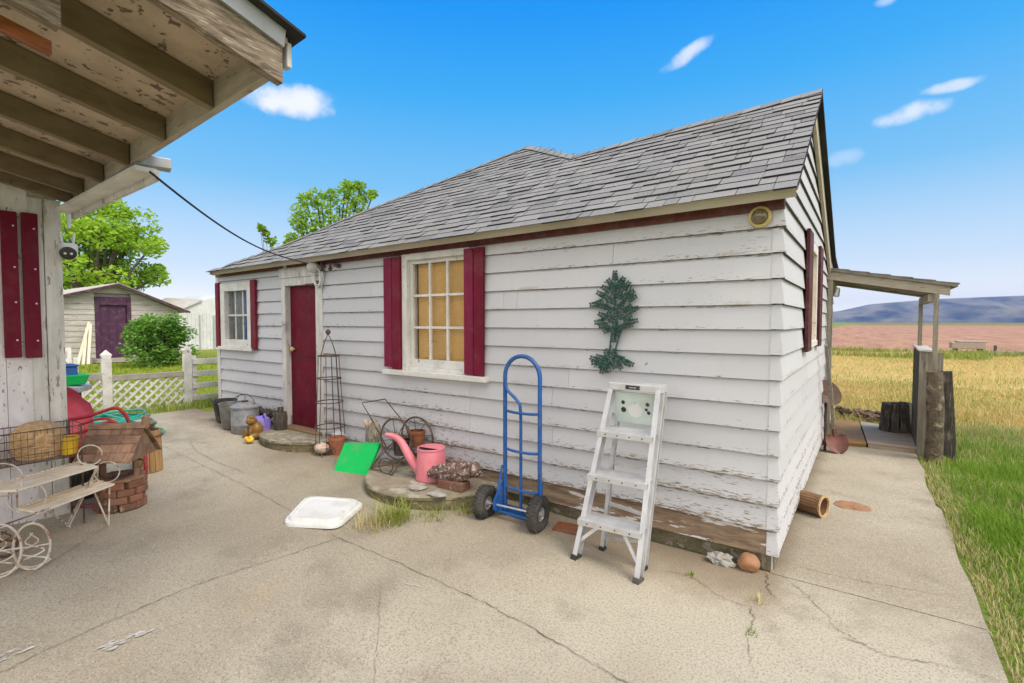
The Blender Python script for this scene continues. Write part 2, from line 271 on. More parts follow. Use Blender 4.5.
# ------------------------------------------------------------------ object helpers
def tag(o, label=None, cat=None, group=None, kind=None):
    for k, v in (('label', label), ('category', cat), ('group', group), ('kind', kind)):
        if v: o[k] = v
    return o
def thing(name, loc, label, cat, group=None):
    o = bpy.data.objects.new(name, None); COL.objects.link(o); o.location = loc; o.empty_display_size = .1
    return tag(o, label, cat, group)
def wloc(o):
    v = Vector(o.location); p = o.parent
    while p: v += Vector(p.location); p = p.parent
    return v
class MB:
    def __init__(s): s.v = []; s.f = []
    def add(s, vs, fs):
        k = len(s.v); s.v += [tuple(a) for a in vs]; s.f += [tuple(i+k for i in f) for f in fs]; return s
    def hexa(s, p):           # 8 corners, bottom ring then top ring
        return s.add(p, [(3, 2, 1, 0), (4, 5, 6, 7), (0, 1, 5, 4), (1, 2, 6, 5), (2, 3, 7, 6), (3, 0, 4, 7)])
    def box(s, c, d, R=None):
        c = Vector(c); h = Vector(d)/2; P = [(-1, -1, -1), (1, -1, -1), (1, 1, -1), (-1, 1, -1), (-1, -1, 1), (1, -1, 1), (1, 1, 1), (-1, 1, 1)]
        return s.hexa([c + (R @ Vector((a*h.x, b*h.y, e*h.z)) if R else Vector((a*h.x, b*h.y, e*h.z))) for a, b, e in P])
    def bb(s, a, b):
        a = Vector(a); b = Vector(b); return s.box((a+b)/2, [abs(b[i]-a[i]) for i in range(3)])
    def beam(s, a, b, w, h, up=(0, 0, 1)):   # w sideways, h along up
        a = Vector(a); b = Vector(b); d = b-a; L = d.length; y = d/L; u = Vector(up); x = y.cross(u).normalized(); z = x.cross(y)
        return s.box((a+b)/2, (w, L, h), Matrix((x, y, z)).transposed())
    def tube(s, pts, r, n=8, closed=False, r2=None):
        pts = [Vector(p) for p in pts]; m = len(pts); rings = []; prev = None
        for i, p in enumerate(pts):
            if closed: d = pts[(i+1) % m]-pts[i-1]
            else: d = pts[min(i+1, m-1)]-pts[max(i-1, 0)]
            d.normalize()
            if prev is None: a = d.orthogonal().normalized()
            else: a = (prev-d*prev.dot(d)); a = a.normalized() if a.length > 1e-6 else d.orthogonal().normalized()
            prev = a; b = d.cross(a); rr = r if r2 is None else r+(r2-r)*i/(m-1)
            rings.append([p+(a*math.cos(2*math.pi*k/n)+b*math.sin(2*math.pi*k/n))*rr for k in range(n)])
        vs = [q for g in rings for q in g]; fs = []
        for i in range(m if closed else m-1):
            j = (i+1) % m
            for k in range(n): fs.append((i*n+k, i*n+(k+1) % n, j*n+(k+1) % n, j*n+k))
        if not closed: fs += [tuple(reversed(range(n))), tuple(range((m-1)*n, m*n))]
        return s.add(vs, fs)
    def cyl(s, a, b, r, n=16, r2=None): return s.tube([a, b], r, n, r2=r2)
    def lathe(s, c, prof, n=24, axis=(0, 0, 1), sweep=None):   # prof = (radius, height) list, open ends unless radius 0
        c = Vector(c); q = Vector((0, 0, 1)).rotation_difference(Vector(axis)); m = len(prof)
        vs = [c+q @ Vector((r*math.cos(2*math.pi*k/n), r*math.sin(2*math.pi*k/n), h)) for r, h in prof for k in range(n)]
        return s.add(vs, [(i*n+k, i*n+(k+1) % n, (i+1)*n+(k+1) % n, (i+1)*n+k) for i in range(m-1) for k in range(n)])
    def prism(s, poly, axis, a, b):          # polygon in the two other axes, extruded from a to b along axis
        o = [i for i in range(3) if i != axis]; n = len(poly)
        def P(q, t):
            v = [0, 0, 0]; v[axis] = t; v[o[0]], v[o[1]] = q; return v
        return s.add([P(q, a) for q in poly]+[P(q, b) for q in poly],
                     [tuple(range(n)), tuple(reversed(range(n, 2*n)))]+[(i, i+n, (i+1) % n+n, (i+1) % n) for i in range(n)])
    def slab(s, top, thick):                 # ordered 3D outline, extruded down by thick
        n = len(top); return s.add([tuple(p) for p in top]+[(p[0], p[1], p[2]-thick) for p in top],
                     [tuple(range(n)), tuple(reversed(range(n, 2*n)))]+[(i, i+n, (i+1) % n+n, (i+1) % n) for i in range(n)])
    def blob(s, c, r, seed=0, amp=.12, n=14, fr=2.0, R=None):
        c = Vector(c); vs = []; fs = []; m = n
        for i in range(1, m):
            th = math.pi*i/m
            for k in range(2*n):
                ph = math.pi*k/n; d = Vector((math.sin(th)*math.cos(ph), math.sin(th)*math.sin(ph), math.cos(th)))
                q = 1+amp*noise.noise(d*fr+Vector((seed*7.1, 3.3, seed))); p = Vector((d.x*r[0], d.y*r[1], d.z*r[2]))*q
                vs.append(c+(R @ p if R else p))
        N = 2*n; t = Vector((0, 0, r[2])); vs += [c+(R @ t if R else t), c-(R @ t if R else t)]
        for i in range(m-2):
            for k in range(N): fs.append((i*N+k, (i+1)*N+k, (i+1)*N+(k+1) % N, i*N+(k+1) % N))
        e = (m-1)*N
        for k in range(N): fs += [(e, k, (k+1) % N), (e+1, (m-2)*N+(k+1) % N, (m-2)*N+k)]
        return s.add(vs, fs)
    def build(s, name, m, parent=None, smooth=False, bevel=0, loc=None):
        off = wloc(parent) if parent else Vector(loc or (0, 0, 0))
        me = bpy.data.meshes.new(name); me.from_pydata([(x-off.x, y-off.y, z-off.z) for x, y, z in s.v], [], s.f)
        import bmesh
        bm = bmesh.new(); bm.from_mesh(me); bmesh.ops.recalc_face_normals(bm, faces=bm.faces); bm.to_mesh(me); bm.free()
        me.materials.append(M[m] if isinstance(m, str) else m)
        if smooth:
            me.polygons.foreach_set('use_smooth', [True]*len(me.polygons))
            try: me.set_sharp_from_angle(angle=rad(40))
            except Exception: pass
        o = bpy.data.objects.new(name, me); COL.objects.link(o)
        if parent: o.parent = parent
        else: o.location = off
        if bevel:
            b = o.modifiers.new('bevel', 'BEVEL'); b.width = bevel; b.segments = 2; b.limit_method = 'ANGLE'; b.angle_limit = rad(40)
        return o
def arc(c, r, a0, a1, n, u, v):
    c = Vector(c); u = Vector(u); v = Vector(v)
    return [c+u*(r*math.cos(a0+(a1-a0)*i/n))+v*(r*math.sin(a0+(a1-a0)*i/n)) for i in range(n+1)]
def smooth_path(pts, n=8):
    P = [Vector(p) for p in pts]; out = []
    for i in range(len(P)-1):
        a, b, c, d = P[max(i-1, 0)], P[i], P[i+1], P[min(i+2, len(P)-1)]
        for k in range(n):
            t = k/n; out.append(.5*((2*b)+(c-a)*t+(2*a-5*b+4*c-d)*t*t+(3*b-a-3*c+d)*t**3))
    return out+[P[-1]]
def tri_mesh(name, V, F, m, parent=None, loc=(0, 0, 0)):
    off = np.array(wloc(parent) if parent else loc); me = bpy.data.meshes.new(name); V = (V-off).astype(np.float32); F = np.asarray(F, np.int32)
    k = F.shape[1]; me.vertices.add(len(V)); me.vertices.foreach_set('co', V.ravel()); me.loops.add(F.size); me.loops.foreach_set('vertex_index', F.ravel())
    me.polygons.add(len(F)); me.polygons.foreach_set('loop_start', np.arange(0, F.size, k, dtype=np.int32)); me.update(calc_edges=True)
    me.materials.append(M[m]); o = bpy.data.objects.new(name, me); COL.objects.link(o)
    if parent: o.parent = parent
    else: o.location = loc
    return o
def blades(P, h, w, lean=.5):
    n = len(P); a = rng.uniform(0, 6.283, n); d = np.stack([np.cos(a), np.sin(a), np.zeros(n)], 1); sd = np.stack([-d[:, 1], d[:, 0], d[:, 2]], 1)
    l = rng.uniform(.1, lean, n)*h; up = np.array([0, 0, 1.0]); hh = h[:, None]; w = w[:, None]
    b0 = P-sd*w; b1 = P+sd*w; mid = P+d*l[:, None]*.35+up*hh*.6; m0 = mid-sd*w*.7; m1 = mid+sd*w*.7; tip = P+d*l[:, None]+up*hh
    V = np.concatenate([b0, b1, m0, m1, tip]); i = np.arange(n)
    F = np.concatenate([np.stack([i, i+n, i+3*n], 1), np.stack([i, i+3*n, i+2*n], 1), np.stack([i+2*n, i+3*n, i+4*n], 1)])
    return V, F
def leaf_quads(P, size):
    n = len(P); q = rng.normal(size=(n, 3)); q[:, 2] += .6*np.sign(q[:, 2]); q /= np.linalg.norm(q, axis=1)[:, None]
    a = np.cross(q, rng.normal(size=(n, 3))); a /= np.linalg.norm(a, axis=1)[:, None]; b = np.cross(q, a); s = (size*rng.uniform(.6, 1.3, n))[:, None]
    V = np.concatenate([P-a*s, P-b*s*.55+a*s*.1, P+a*s, P+b*s*.55+a*s*.1]); i = np.arange(n)
    return V, np.stack([i, i+n, i+2*n, i+3*n], 1)
def clumps(centres, radii, per):
    out = []
    for c, r in zip(centres, radii):
        d = rng.normal(size=(per, 3)); d /= np.linalg.norm(d, axis=1)[:, None]; out.append(np.array(c)+d*(r*rng.uniform(.25, 1, per)**.6)[:, None]*np.array([1, 1, .8]))
    return np.concatenate(out)

# ------------------------------------------------------------------ the sky and the sun
w = bpy.data.worlds.new("World"); SC.world = w; w.use_nodes = True; t = w.node_tree; bg = t.nodes['Background']
SUN_EL, SUN_DIR = rad(52), Vector((.93, -.12, 0)).normalized()
sky = nd(t, 'ShaderNodeTexSky', sky_type='NISHITA', sun_disc=False, sun_elevation=SUN_EL, sun_rotation=math.atan2(SUN_DIR.x, SUN_DIR.y),
         air_density=1.0, dust_density=.2, ozone_density=1.5)
tc = nd(t, 'ShaderNodeTexCoord').outputs['Generated']
def dot(v): 
    n = nd(t, 'ShaderNodeVectorMath', operation='DOT_PRODUCT'); t.links.new(tc, n.inputs[0]); n.inputs[1].default_value = v; return n.outputs['Value']
sz = nd(t, 'ShaderNodeSeparateXYZ'); t.links.new(tc, sz.inputs[0])
cr = nd(t, 'ShaderNodeValToRGB'); el = cr.color_ramp.elements; t.links.new(sz.outputs['Z'], cr.inputs[0])
el[0].position = 0; el[0].color = (1.15, 1.05, .90, 1); el[1].position = .85; el[1].color = (.0, .20, .66, 1)
for p_, c_ in ((.035, (.92, .90, .85, 1)), (.10, (.58, .69, .80, 1)), (.25, (.17, .47, .77, 1)), (.40, (.035, .36, .79, 1)), (.52, (.0, .265, .80, 1))):
    k_ = el.new(p_); k_.color = c_
gain = nd(t, 'ShaderNodeVectorMath', operation='SCALE'); t.links.new(cr.outputs[0], gain.inputs[0]); gain.inputs['Scale'].default_value = 5.0
c = mixc(t, .93, sky.outputs[0], gain.outputs[0])          # clear air graded towards the photograph's azure
# thin bright overcast added out of view behind the camera, for soft white light
ov = ramp(t, .40, -.05); t.links.new(math_(t, 'ADD', dot(_F), math_(t, 'MULTIPLY', math_(t, 'SUBTRACT', nz(t, tc, 2.2, 4), .5), .3)), ov.inputs[0])
cloudw = mixc(t, nz(t, tc, 3, 5), (6.0, 5.9, 5.8), (9.0, 8.8, 8.5))
c = mixc(t, ov.outputs[0], c, cloudw)
dn = nz(t, tc, 17, 4, .55)
for px, py, hw, hh, tilt, k in ((287, 101, 52, 19, 0, .9), (684, 57, 30, 9, .42, .7), (908, 114, 32, 12, .05, .75), (955, 85, 26, 7, 0, .6), (845, 158, 18, 11, .1, .3), (885, 2, 12, 6, 0, .5)):
    d = ray(px, py).normalized(); rr = (d.cross(Vector((0, 0, 1)))).normalized(); uu = rr.cross(d); foc = FPX/ray(px, py).dot(FW)*ray(px, py).length
    a2 = rr*math.cos(tilt)+uu*math.sin(tilt); b2 = uu*math.cos(tilt)-rr*math.sin(tilt)
    A = math_(t, 'MULTIPLY', dot(a2), foc/hw); B = math_(t, 'MULTIPLY', dot(b2), foc/hh)
    rr2 = math_(t, 'ADD', math_(t, 'MULTIPLY', A, A), math_(t, 'MULTIPLY', B, B))
    rr2 = math_(t, 'ADD', rr2, math_(t, 'MULTIPLY', math_(t, 'SUBTRACT', dn, .5), 2.6))
    mk = ramp(t, .95, -.15, 0, k); t.links.new(rr2, mk.inputs[0])
    fr = ramp(t, .3, .8); t.links.new(dot(d), fr.inputs[0])
    c = mixc(t, math_(t, 'MULTIPLY', mk.outputs[0], fr.outputs[0]), c, (4.3, 4.3, 4.5))
t.links.new(c, bg.inputs[0]); bg.inputs[1].default_value = .14
sl = bpy.data.lights.new('sun', 'SUN'); sl.energy = 1.5; sl.angle = rad(24); sl.color = (1, .93, .82)
so = bpy.data.objects.new('sun', sl); COL.objects.link(so); sd = SUN_DIR*math.cos(SUN_EL)+Vector((0, 0, math.sin(SUN_EL)))
so.rotation_euler = sd.to_track_quat('Z', 'Y').to_euler(); so.location = sd*30
SC.view_settings.view_transform = 'Standard'; SC.view_settings.look = 'None'; SC.view_settings.exposure = 0.78; SC.view_settings.gamma = 1

# ------------------------------------------------------------------ ground
b = MB()
xs = [-1200, -300, -60, -30, -16, -10, -7.25, -5, -3, -1, 1, 3, 8, 20, 60, 300, 2600]; ys = [-300, -40, -12, -5, -2, 0, 3, 6, 12, 25, 60, 200, 800, 2500]
b.add([(x, y, zg(x)) for y in ys for x in xs], [(j*len(xs)+i, j*len(xs)+i+1, (j+1)*len(xs)+i+1, (j+1)*len(xs)+i) for j in range(len(ys)-1) for i in range(len(xs)-1)])
tag(b.build('ground', 'ground'), kind='structure')
def sheet(name, poly_fn, x0, x1, n, dz, m):
    """a thin sheet that follows the ground: poly_fn(x) -> (ylo, yhi)"""
    b = MB(); k = 10; V = []
    for i in range(n+1):
        x = x0+(x1-x0)*i/n; lo, hi = poly_fn(x); V += [(x, lo+(hi-lo)*j/k, zg(x)+dz) for j in range(k+1)]
    b.add(V, [(i*(k+1)+j, (i+1)*(k+1)+j, (i+1)*(k+1)+j+1, i*(k+1)+j+1) for i in range(n) for j in range(k)])
    return tag(b.build(name, m), kind='structure')
GZ = .012
def yard(x):
    edge = .04*noise.noise(Vector((x*2.2, 1, 0)))
    hi = -.02 if x > -7.15 else -.15+edge
    if x < -7.2: hi = -.1-.9*0+edge
    return (-9, hi)
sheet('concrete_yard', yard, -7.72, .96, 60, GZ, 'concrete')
b = MB(); V = []; n = 40
for i in range(n+1):
    y = -.03+4.1*i/n; e = .96+.03*noise.noise(Vector((y*1.7, 4, 0)))-(.03 if y > 2 else 0)
    V += [(-.02, y, GZ+.003), (e, y, GZ+.003)]
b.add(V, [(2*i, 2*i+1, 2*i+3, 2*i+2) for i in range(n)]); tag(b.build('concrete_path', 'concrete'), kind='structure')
# joints and cracks
def crack(b, pts, w, jit=.012, dz=GZ+.0055, taper=True):
    P = smooth_path([(p[0], p[1], 0) for p in pts], 44); n = len(P); V = []
    for i, p in enumerate(P):
        d = (P[min(i+1, n-1)]-P[max(i-1, 0)]).normalized(); sd_ = Vector((-d.y, d.x, 0)); q = p+sd_*jit*noise.noise(p*7)
        q += sd_*jit*.6*noise.noise(p*23)+sd_*jit*.5*noise.noise(p*61); ww = .72*w*(.25+1.1*abs(noise.noise(p*13+Vector((5, 0, 0))))+.5*abs(noise.noise(p*47)))*(1 if not taper else min(1, 4*min(i, n-1-i)/n+.15))
        V += [(q.x-sd_.x*ww, q.y-sd_.y*ww, zg(q.x)+dz), (q.x+sd_.x*ww, q.y+sd_.y*ww, zg(q.x)+dz)]
    b.add(V, [(2*i, 2*i+1, 2*i+3, 2*i+2) for i in range(n-1)])
b = MB(); gp = lambda *q: [tuple(G(*p))[:2] for p in q]
crack(b, gp((338, 540), (420, 575), (520, 625), (620, 683), (700, 730)), .0045, .014, taper=False)
crack(b, gp((338, 540), (280, 560), (200, 586), (120, 620), (0, 676)), .0038, .018, taper=False)
crack(b, gp((338, 540), (290, 512), (230, 480), (160, 446)), .003, .012, taper=False)
crack(b, gp((120, 520), (70, 552), (20, 585)), .003, .012)
crack(b, gp((692, 580), (720, 597), (738, 606), (752, 612), (748, 640), (753, 683)), .004, .02)
crack(b, gp((776, 574), (800, 592), (840, 632), (880, 655), (925, 665), (1000, 682)), .004, .025)
crack(b, gp((838, 640), (862, 647), (866, 648)), .006, .01)
crack(b, [(0.0, .18), (.35, .16), (.93, .28)], .003, .01)
crack(b, gp((655, 573), (688, 578), (706, 590)), .004, .01)
crack(b, gp((380, 585), (378, 640), (372, 700)), .002, .015)
crack(b, gp((190, 440), (200, 455), (260, 480)), .003, .015)
crack(b, [(-.03, -.04), (-.01, -.2), (.06, -.32)], .008, .02)
tag(b.build('pavement_cracks', 'crack'), kind='structure')
b = MB(); rz_ = random.Random(2)
for k in range(16):
    u = rz_.random(); px, py = 86+62*u+rz_.uniform(-5, 5), 659-25*u+rz_.uniform(-3, 3)*(1.3-u); L = rz_.uniform(3, 11); crack(b, gp((px-L, py+L*.4), (px, py+rz_.uniform(-.5, .5)), (px+L, py-L*.42)), rz_.uniform(.006, .017), .006, GZ+.0055+.0004*k)
for k in range(12):
    u = rz_.random(); px, py = -6+36*u, 664-13*u+rz_.uniform(-4, 4); L = rz_.uniform(3, 10); crack(b, gp((px-L, py+L*.4), (px, py), (px+L, py-L*.42)), rz_.uniform(.006, .02), .006, GZ+.0055+.0004*k)
#; crack(b, gp((-8, 664), (8, 660), (30, 650)), .034, .008, GZ+.0075)
crack(b, gp((400, 585), (425, 592)), .004, .02, GZ+.0075); tag(b.build('paint_spill', 'smear'), kind='structure')

# hills far off
b = MB(); nx, ny = 160, 26; V = []
for j in range(ny+1):
    for i in range(nx+1):
        x = -700+3200*i/nx; y = 1500+900*j/ny
        prof = float(np.interp(x, (-500, -88, 5, 168, 357, 900, 2000), (26, 38, 61, 73, 79, 88, 90)))
        t_ = min(j/14, 1); g = abs(noise.noise(Vector((x*.006+.002*y, y*.0012, 2.2))))*1.0+.5*abs(noise.noise(Vector((x*.015+.004*y, 7, y*.002))))
        s_ = min(max(t_+.75*(g-.42)*math.sin(math.pi*min(t_*1.0, 1)), 0), 1); z = prof*(s_**.85)+1.5*noise.noise(Vector((x*.004, y*.004, 5)))*t_ - 2
        V.append((x, y, z if j else -3))
b.add(V, [(j*(nx+1)+i, j*(nx+1)+i+1, (j+1)*(nx+1)+i+1, (j+1)*(nx+1)+i) for j in range(ny) for i in range(nx)])
tag(b.build('hills', 'hill', smooth=True), kind='structure')

# ------------------------------------------------------------------ the small white house
H = thing('small_house', (-3.5, 2.6, 0), 'small white clapboard house with peeling paint, dark red door and grey shingle roof', 'house')
XL, YB = -7.12, 5.3
SL = .70; EY = -.20
def ez(x): return 2.308+.058*(x-.097)/7.06          # eave height along the front
def rz(x, y): return ez(x)+SL*(y-EY)                 # front slope
def gable_span(z):                                   # y extent of the gable wall at height z (under the saltbox roof)
    lo = max(0, EY+(z-2.308)/SL+.03) if z > 2.2 else 0
    hi = YB if z < 2.13 else (3.9+(2.33-z)/.2*1.4 if z < 2.33 else 1.36+(3.4-z)/.4252)
    return lo, min(hi, YB)
seams = [Z0+STEP*k for k in range(0, 16)]
# openings in the front wall: x0, x1, z0, z1
DOOR = (-5.40, -4.66, .0, 2.06); WIN = (-3.27, -2.43, 1.08, 2.20); SMALL = (-7.0, -6.16, 1.24, 2.06)
def yline(f): return -.024+.020*f                    # the face of a clapboard leans out towards its lower edge
def clap(b, x0, x1, z0, z1, zb, flip=None):
    f0, f1 = (z0-zb)/STEP, (z1-zb)/STEP
    y0, y1 = yline(f0), yline(f1)
    P = [(x0, y0, z0), (x1, y0, z0), (x1, .01, z0), (x0, .01, z0), (x0, y1, z1), (x1, y1, z1), (x1, .01, z1), (x0, .01, z1)]
    b.hexa(P)
fw = MB(); skirt = MB()
rj = random.Random(3)
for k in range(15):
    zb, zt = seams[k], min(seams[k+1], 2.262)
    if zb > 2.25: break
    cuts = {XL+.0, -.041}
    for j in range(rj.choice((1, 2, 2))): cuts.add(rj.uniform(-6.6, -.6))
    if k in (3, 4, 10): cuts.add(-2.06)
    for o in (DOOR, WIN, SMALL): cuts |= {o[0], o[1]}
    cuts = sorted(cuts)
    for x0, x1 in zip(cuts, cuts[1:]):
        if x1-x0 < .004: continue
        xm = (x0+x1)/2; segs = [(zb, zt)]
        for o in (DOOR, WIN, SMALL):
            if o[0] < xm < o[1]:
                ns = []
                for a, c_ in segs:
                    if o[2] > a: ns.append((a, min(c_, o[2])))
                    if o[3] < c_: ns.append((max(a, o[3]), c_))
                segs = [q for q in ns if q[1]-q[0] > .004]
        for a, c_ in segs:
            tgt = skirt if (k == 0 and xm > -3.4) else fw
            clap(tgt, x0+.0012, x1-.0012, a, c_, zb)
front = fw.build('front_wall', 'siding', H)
sk = skirt.build('skirt_board', 'skirt', H)
# inner body of the house, behind the boards
b = MB(); b.bb((XL+.03, .14, -.1), (-.12, YB-.1, 2.16))
b.prism([(.14, 2.16), (1.36, 3.28), (3.9, 2.22), (YB-.1, 2.1)], 0, -2.0, -.12)
b.bb((XL+.02, .011, .13), (DOOR[0], .06, SMALL[2])); b.bb((SMALL[1], .011, SMALL[2]), (DOOR[0], .06, 2.2)); b.bb((XL+.02, .011, SMALL[2]), (SMALL[0], .06, 2.2)); b.bb((DOOR[1], .011, .13), (-.02, .06, 1.08)); b.bb((WIN[1], .011, 1.08), (-.02, .06, 2.2)); b.bb((DOOR[1], .011, 1.08), (WIN[0], .06, 2.2))
b.build('wall_core', 'dark', H)
gw = MB(); rj = random.Random(5)
for k in range(24):
    zb, zt = Z0+STEP*k-.0, Z0+STEP*(k+1)
    a0, a1 = gable_span(zb+.01); c0, c1 = gable_span(zt)
    if c1-c0 < .05:
        c0 = c1 = 1.33; zt = min(zt, 3.36)
    if a1-a0 < .1: break
    ys_ = [0.0, 1.0]+[rj.uniform(.15, .85) for _ in range(2)]
    ys_ = sorted(ys_)
    wy0, wy1, wz0, wz1 = 1.52, 2.28, 1.33, 2.26
    for f0, f1 in zip(ys_, ys_[1:]):
        p0, p1 = a0+(a1-a0)*f0+.001, a0+(a1-a0)*f1-.001; q0, q1 = c0+(c1-c0)*f0+.001, c0+(c1-c0)*f1-.001
        pieces = [(p0, p1, q0, q1)]
        if zt > wz0+.02 and zb < wz1-.02:
            pieces = []
            if p0 < wy0: pieces.append((p0, min(p1, wy0), q0, min(q1, wy0)))
            if p1 > wy1: pieces.append((max(p0, wy1), p1, max(q0, wy1), q1))
        for (p0, p1, q0, q1) in pieces:
            if p1-p0 < .01: continue
            gw.hexa([(-.01, p0, zb), (.022, p0, zb), (.022, p1, zb), (-.01, p1, zb), (-.01, q0, zt), (.004, q0, zt), (.004, q1, zt), (-.01, q1, zt)])
gw.bb((-.06, .02, 0), (-.011, wy0, 2.25)); gw.bb((-.06, wy1, 0), (-.011, YB, 2.12)); gw.bb((-.06, wy0, 0), (-.011, wy1, wz0)); gw.prism([(.1, 2.26), (YB-.9, 2.26), (1.36, 3.33)], 0, -.06, -.011)
gw.build('gable_wall', 'siding', H)
b = MB()                                              # mitred corner pieces, one per board
for k in range(14):
    zb, zt = Z0+STEP*k+.002, Z0+STEP*(k+1)-.004
    b.hexa([(-.043, -.028, zb), (.027, -.028, zb), (.027, .03, zb), (-.043, .03, zb), (-.043, -.009, zt), (.009, -.009, zt), (.009, .03, zt), (-.043, .03, zt)])
b.build('corner_board', 'siding', H)
b = MB(); b.bb((XL-.03, -.03, 0), (XL+.05, .03, 2.22)); b.build('corner_board', 'wtrim', H)
b = MB(); n = 60
for i in range(n):
    x0, x1 = XL+.02+(-.02-XL-.02)*i/n, XL+.02+(-.02-XL-.02)*(i+1)/n; d = .016+.012*noise.noise(Vector((x0*3, 0, 0)))
    b.bb((x0, d, -.1), (x1, .2, Z0+.01 if x0 > -3.4 else Z0+.05))
b.bb((-.2, .03, -.1), (-.004, YB, Z0)); b.build('foundation', 'foundation', H)
# eaves: red strip, sloping soffit, thin fascia
b = MB(); b.hexa([(XL-.02, -.036, 2.18), (.02, -.036, 2.221), (.02, -.006, 2.221), (XL-.02, -.006, 2.18), (XL-.02, -.04, 2.25), (.02, -.04, 2.284), (.02, -.006, 2.284), (XL-.02, -.006, 2.25)])
b.build('trim_board', 'trimred', H)
b = MB()
XT = -6.98
b.add([(XT, EY+.05, ez(XT)-.054), (.09, EY+.05, ez(.09)-.054), (.05, -.042, 2.285), (XL-.02, -.042, 2.251)], [(0, 1, 2, 3)])
b.add([(XT, EY+.002, ez(XT)-.005), (.093, EY+.002, ez(.09)-.005), (.093, EY+.05, ez(.09)-.054), (XT, EY+.05, ez(XT)-.054)], [(0, 1, 2, 3)])
b.add([(.093, EY+.002, ez(.09)-.005), (.093, EY+.05, ez(.09)-.054), (.05, -.042, 2.285), (.06, -.04, 2.40)], [(0, 1, 2, 3)])
b.add([(XT, EY+.05, ez(XT)-.054), (XL-.02, -.042, 2.247), (XL-.1, .5, 2.24), (XT-.1, .5, 2.3)], [(0, 1, 2, 3)])
b.build('soffit', 'beige', H)
# roof: outline of the front slope as surveyed (sagging ridge and hip)
SKY = [(.098, 1.36), (-.9, 1.24), (-2.0, 1.11), (-2.5, 1.47), (-2.85, 1.73), (-3.07, 1.87), (-3.45, 1.66), (-3.80, 1.42), (-4.49, 1.045), (-5.09, .72), (-5.40, .45), (-5.75, .22), (-6.2, .02), (-6.6, -.10), (XT, EY)]
def top_y(x):
    for (xa, ya), (xb, yb) in zip(SKY, SKY[1:]):
        if xb <= x <= xa: return ya+(yb-ya)*(x-xa)/(xb-xa)
    return EY
RX = .098
b = MB(); outline = [(RX, EY+.025, rz(RX, EY+.025)-.012)]+[(x, max(y, EY+.025), rz(x, max(y, EY+.025))-.012) for x, y in SKY]
b.slab(outline, .03)
# rear slopes, closing the body of the roof
rear = []
for i, (x, y) in enumerate(SKY):
    z = rz(x, y)-.014
    if y < 3.5 and x > -2.3: rear.append([(x, y, z), (x, 3.9, 2.345), (x, YB+.15, 2.18)])
    else:
        yb = YB+.15; rear.append([(x, y, z), (x, y+(yb-y)*.65, z+(2.18-z)*.65), (x, yb, 2.18)])
V = [p for r in rear for p in r]; fs = []
for i in range(len(rear)-1):
    for j in range(2): fs.append((3*i+j, 3*(i+1)+j, 3*(i+1)+j+1, 3*i+j+1))
b.add(V, fs); b.add([(p[0], p[1], p[2]-.03) for p in V], fs)
roof = b.build('roof', 'roofdeck', H)
# shingle courses as real tabs
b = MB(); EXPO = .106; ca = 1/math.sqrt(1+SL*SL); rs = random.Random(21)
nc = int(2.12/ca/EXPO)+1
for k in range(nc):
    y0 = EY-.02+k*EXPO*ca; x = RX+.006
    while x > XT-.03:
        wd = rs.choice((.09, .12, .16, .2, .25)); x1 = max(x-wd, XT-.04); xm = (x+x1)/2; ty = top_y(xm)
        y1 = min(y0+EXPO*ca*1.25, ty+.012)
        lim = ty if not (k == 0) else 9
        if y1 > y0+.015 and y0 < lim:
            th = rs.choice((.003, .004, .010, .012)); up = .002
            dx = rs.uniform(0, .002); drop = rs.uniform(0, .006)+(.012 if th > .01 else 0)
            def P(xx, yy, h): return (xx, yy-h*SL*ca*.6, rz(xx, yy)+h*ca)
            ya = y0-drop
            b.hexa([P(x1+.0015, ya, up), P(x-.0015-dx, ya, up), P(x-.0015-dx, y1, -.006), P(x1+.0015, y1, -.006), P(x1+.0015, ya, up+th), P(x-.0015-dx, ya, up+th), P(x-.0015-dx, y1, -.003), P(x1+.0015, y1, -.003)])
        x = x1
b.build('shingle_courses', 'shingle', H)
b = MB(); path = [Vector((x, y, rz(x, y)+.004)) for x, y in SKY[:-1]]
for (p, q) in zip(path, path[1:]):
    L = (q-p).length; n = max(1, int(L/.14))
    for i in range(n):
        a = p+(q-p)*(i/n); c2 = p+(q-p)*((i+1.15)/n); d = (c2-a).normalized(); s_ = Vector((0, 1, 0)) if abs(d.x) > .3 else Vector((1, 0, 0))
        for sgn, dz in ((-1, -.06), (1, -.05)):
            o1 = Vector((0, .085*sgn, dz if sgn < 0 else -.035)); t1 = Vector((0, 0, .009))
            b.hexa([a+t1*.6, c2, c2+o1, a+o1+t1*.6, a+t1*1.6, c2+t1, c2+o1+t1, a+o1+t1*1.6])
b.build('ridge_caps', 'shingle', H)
# rake boards under the roof edge of the gable
def rake(b, pts, x0, x1, dep, lift=0):
    for (ya, za), (yb, zb) in zip(pts, pts[1:]):
        b.hexa([(x0, ya, za-dep+lift), (x1, ya, za-dep+lift), (x1, yb, zb-dep+lift), (x0, yb, zb-dep+lift), (x0, ya, za+lift), (x1, ya, za+lift), (x1, yb, zb+lift), (x0, yb, zb+lift)])
RK = [(EY+.01, 2.308-.03), (1.36, 3.40-.03), (3.9, 2.33-.02), (YB+.1, 2.15)]
b = MB(); rake(b, [(.42, 2.308+.7*.62-.03)]+RK[1:], .024, .052, .17); b.build('rake_board', 'beige', H)
b = MB(); rake(b, [(EY+.05, 2.339), (1.36, 3.395), (3.9, 2.345), (YB+.15, 2.18)], .053, RX+.001, .045, .004); b.build('rake_edge', 'shingle', H)
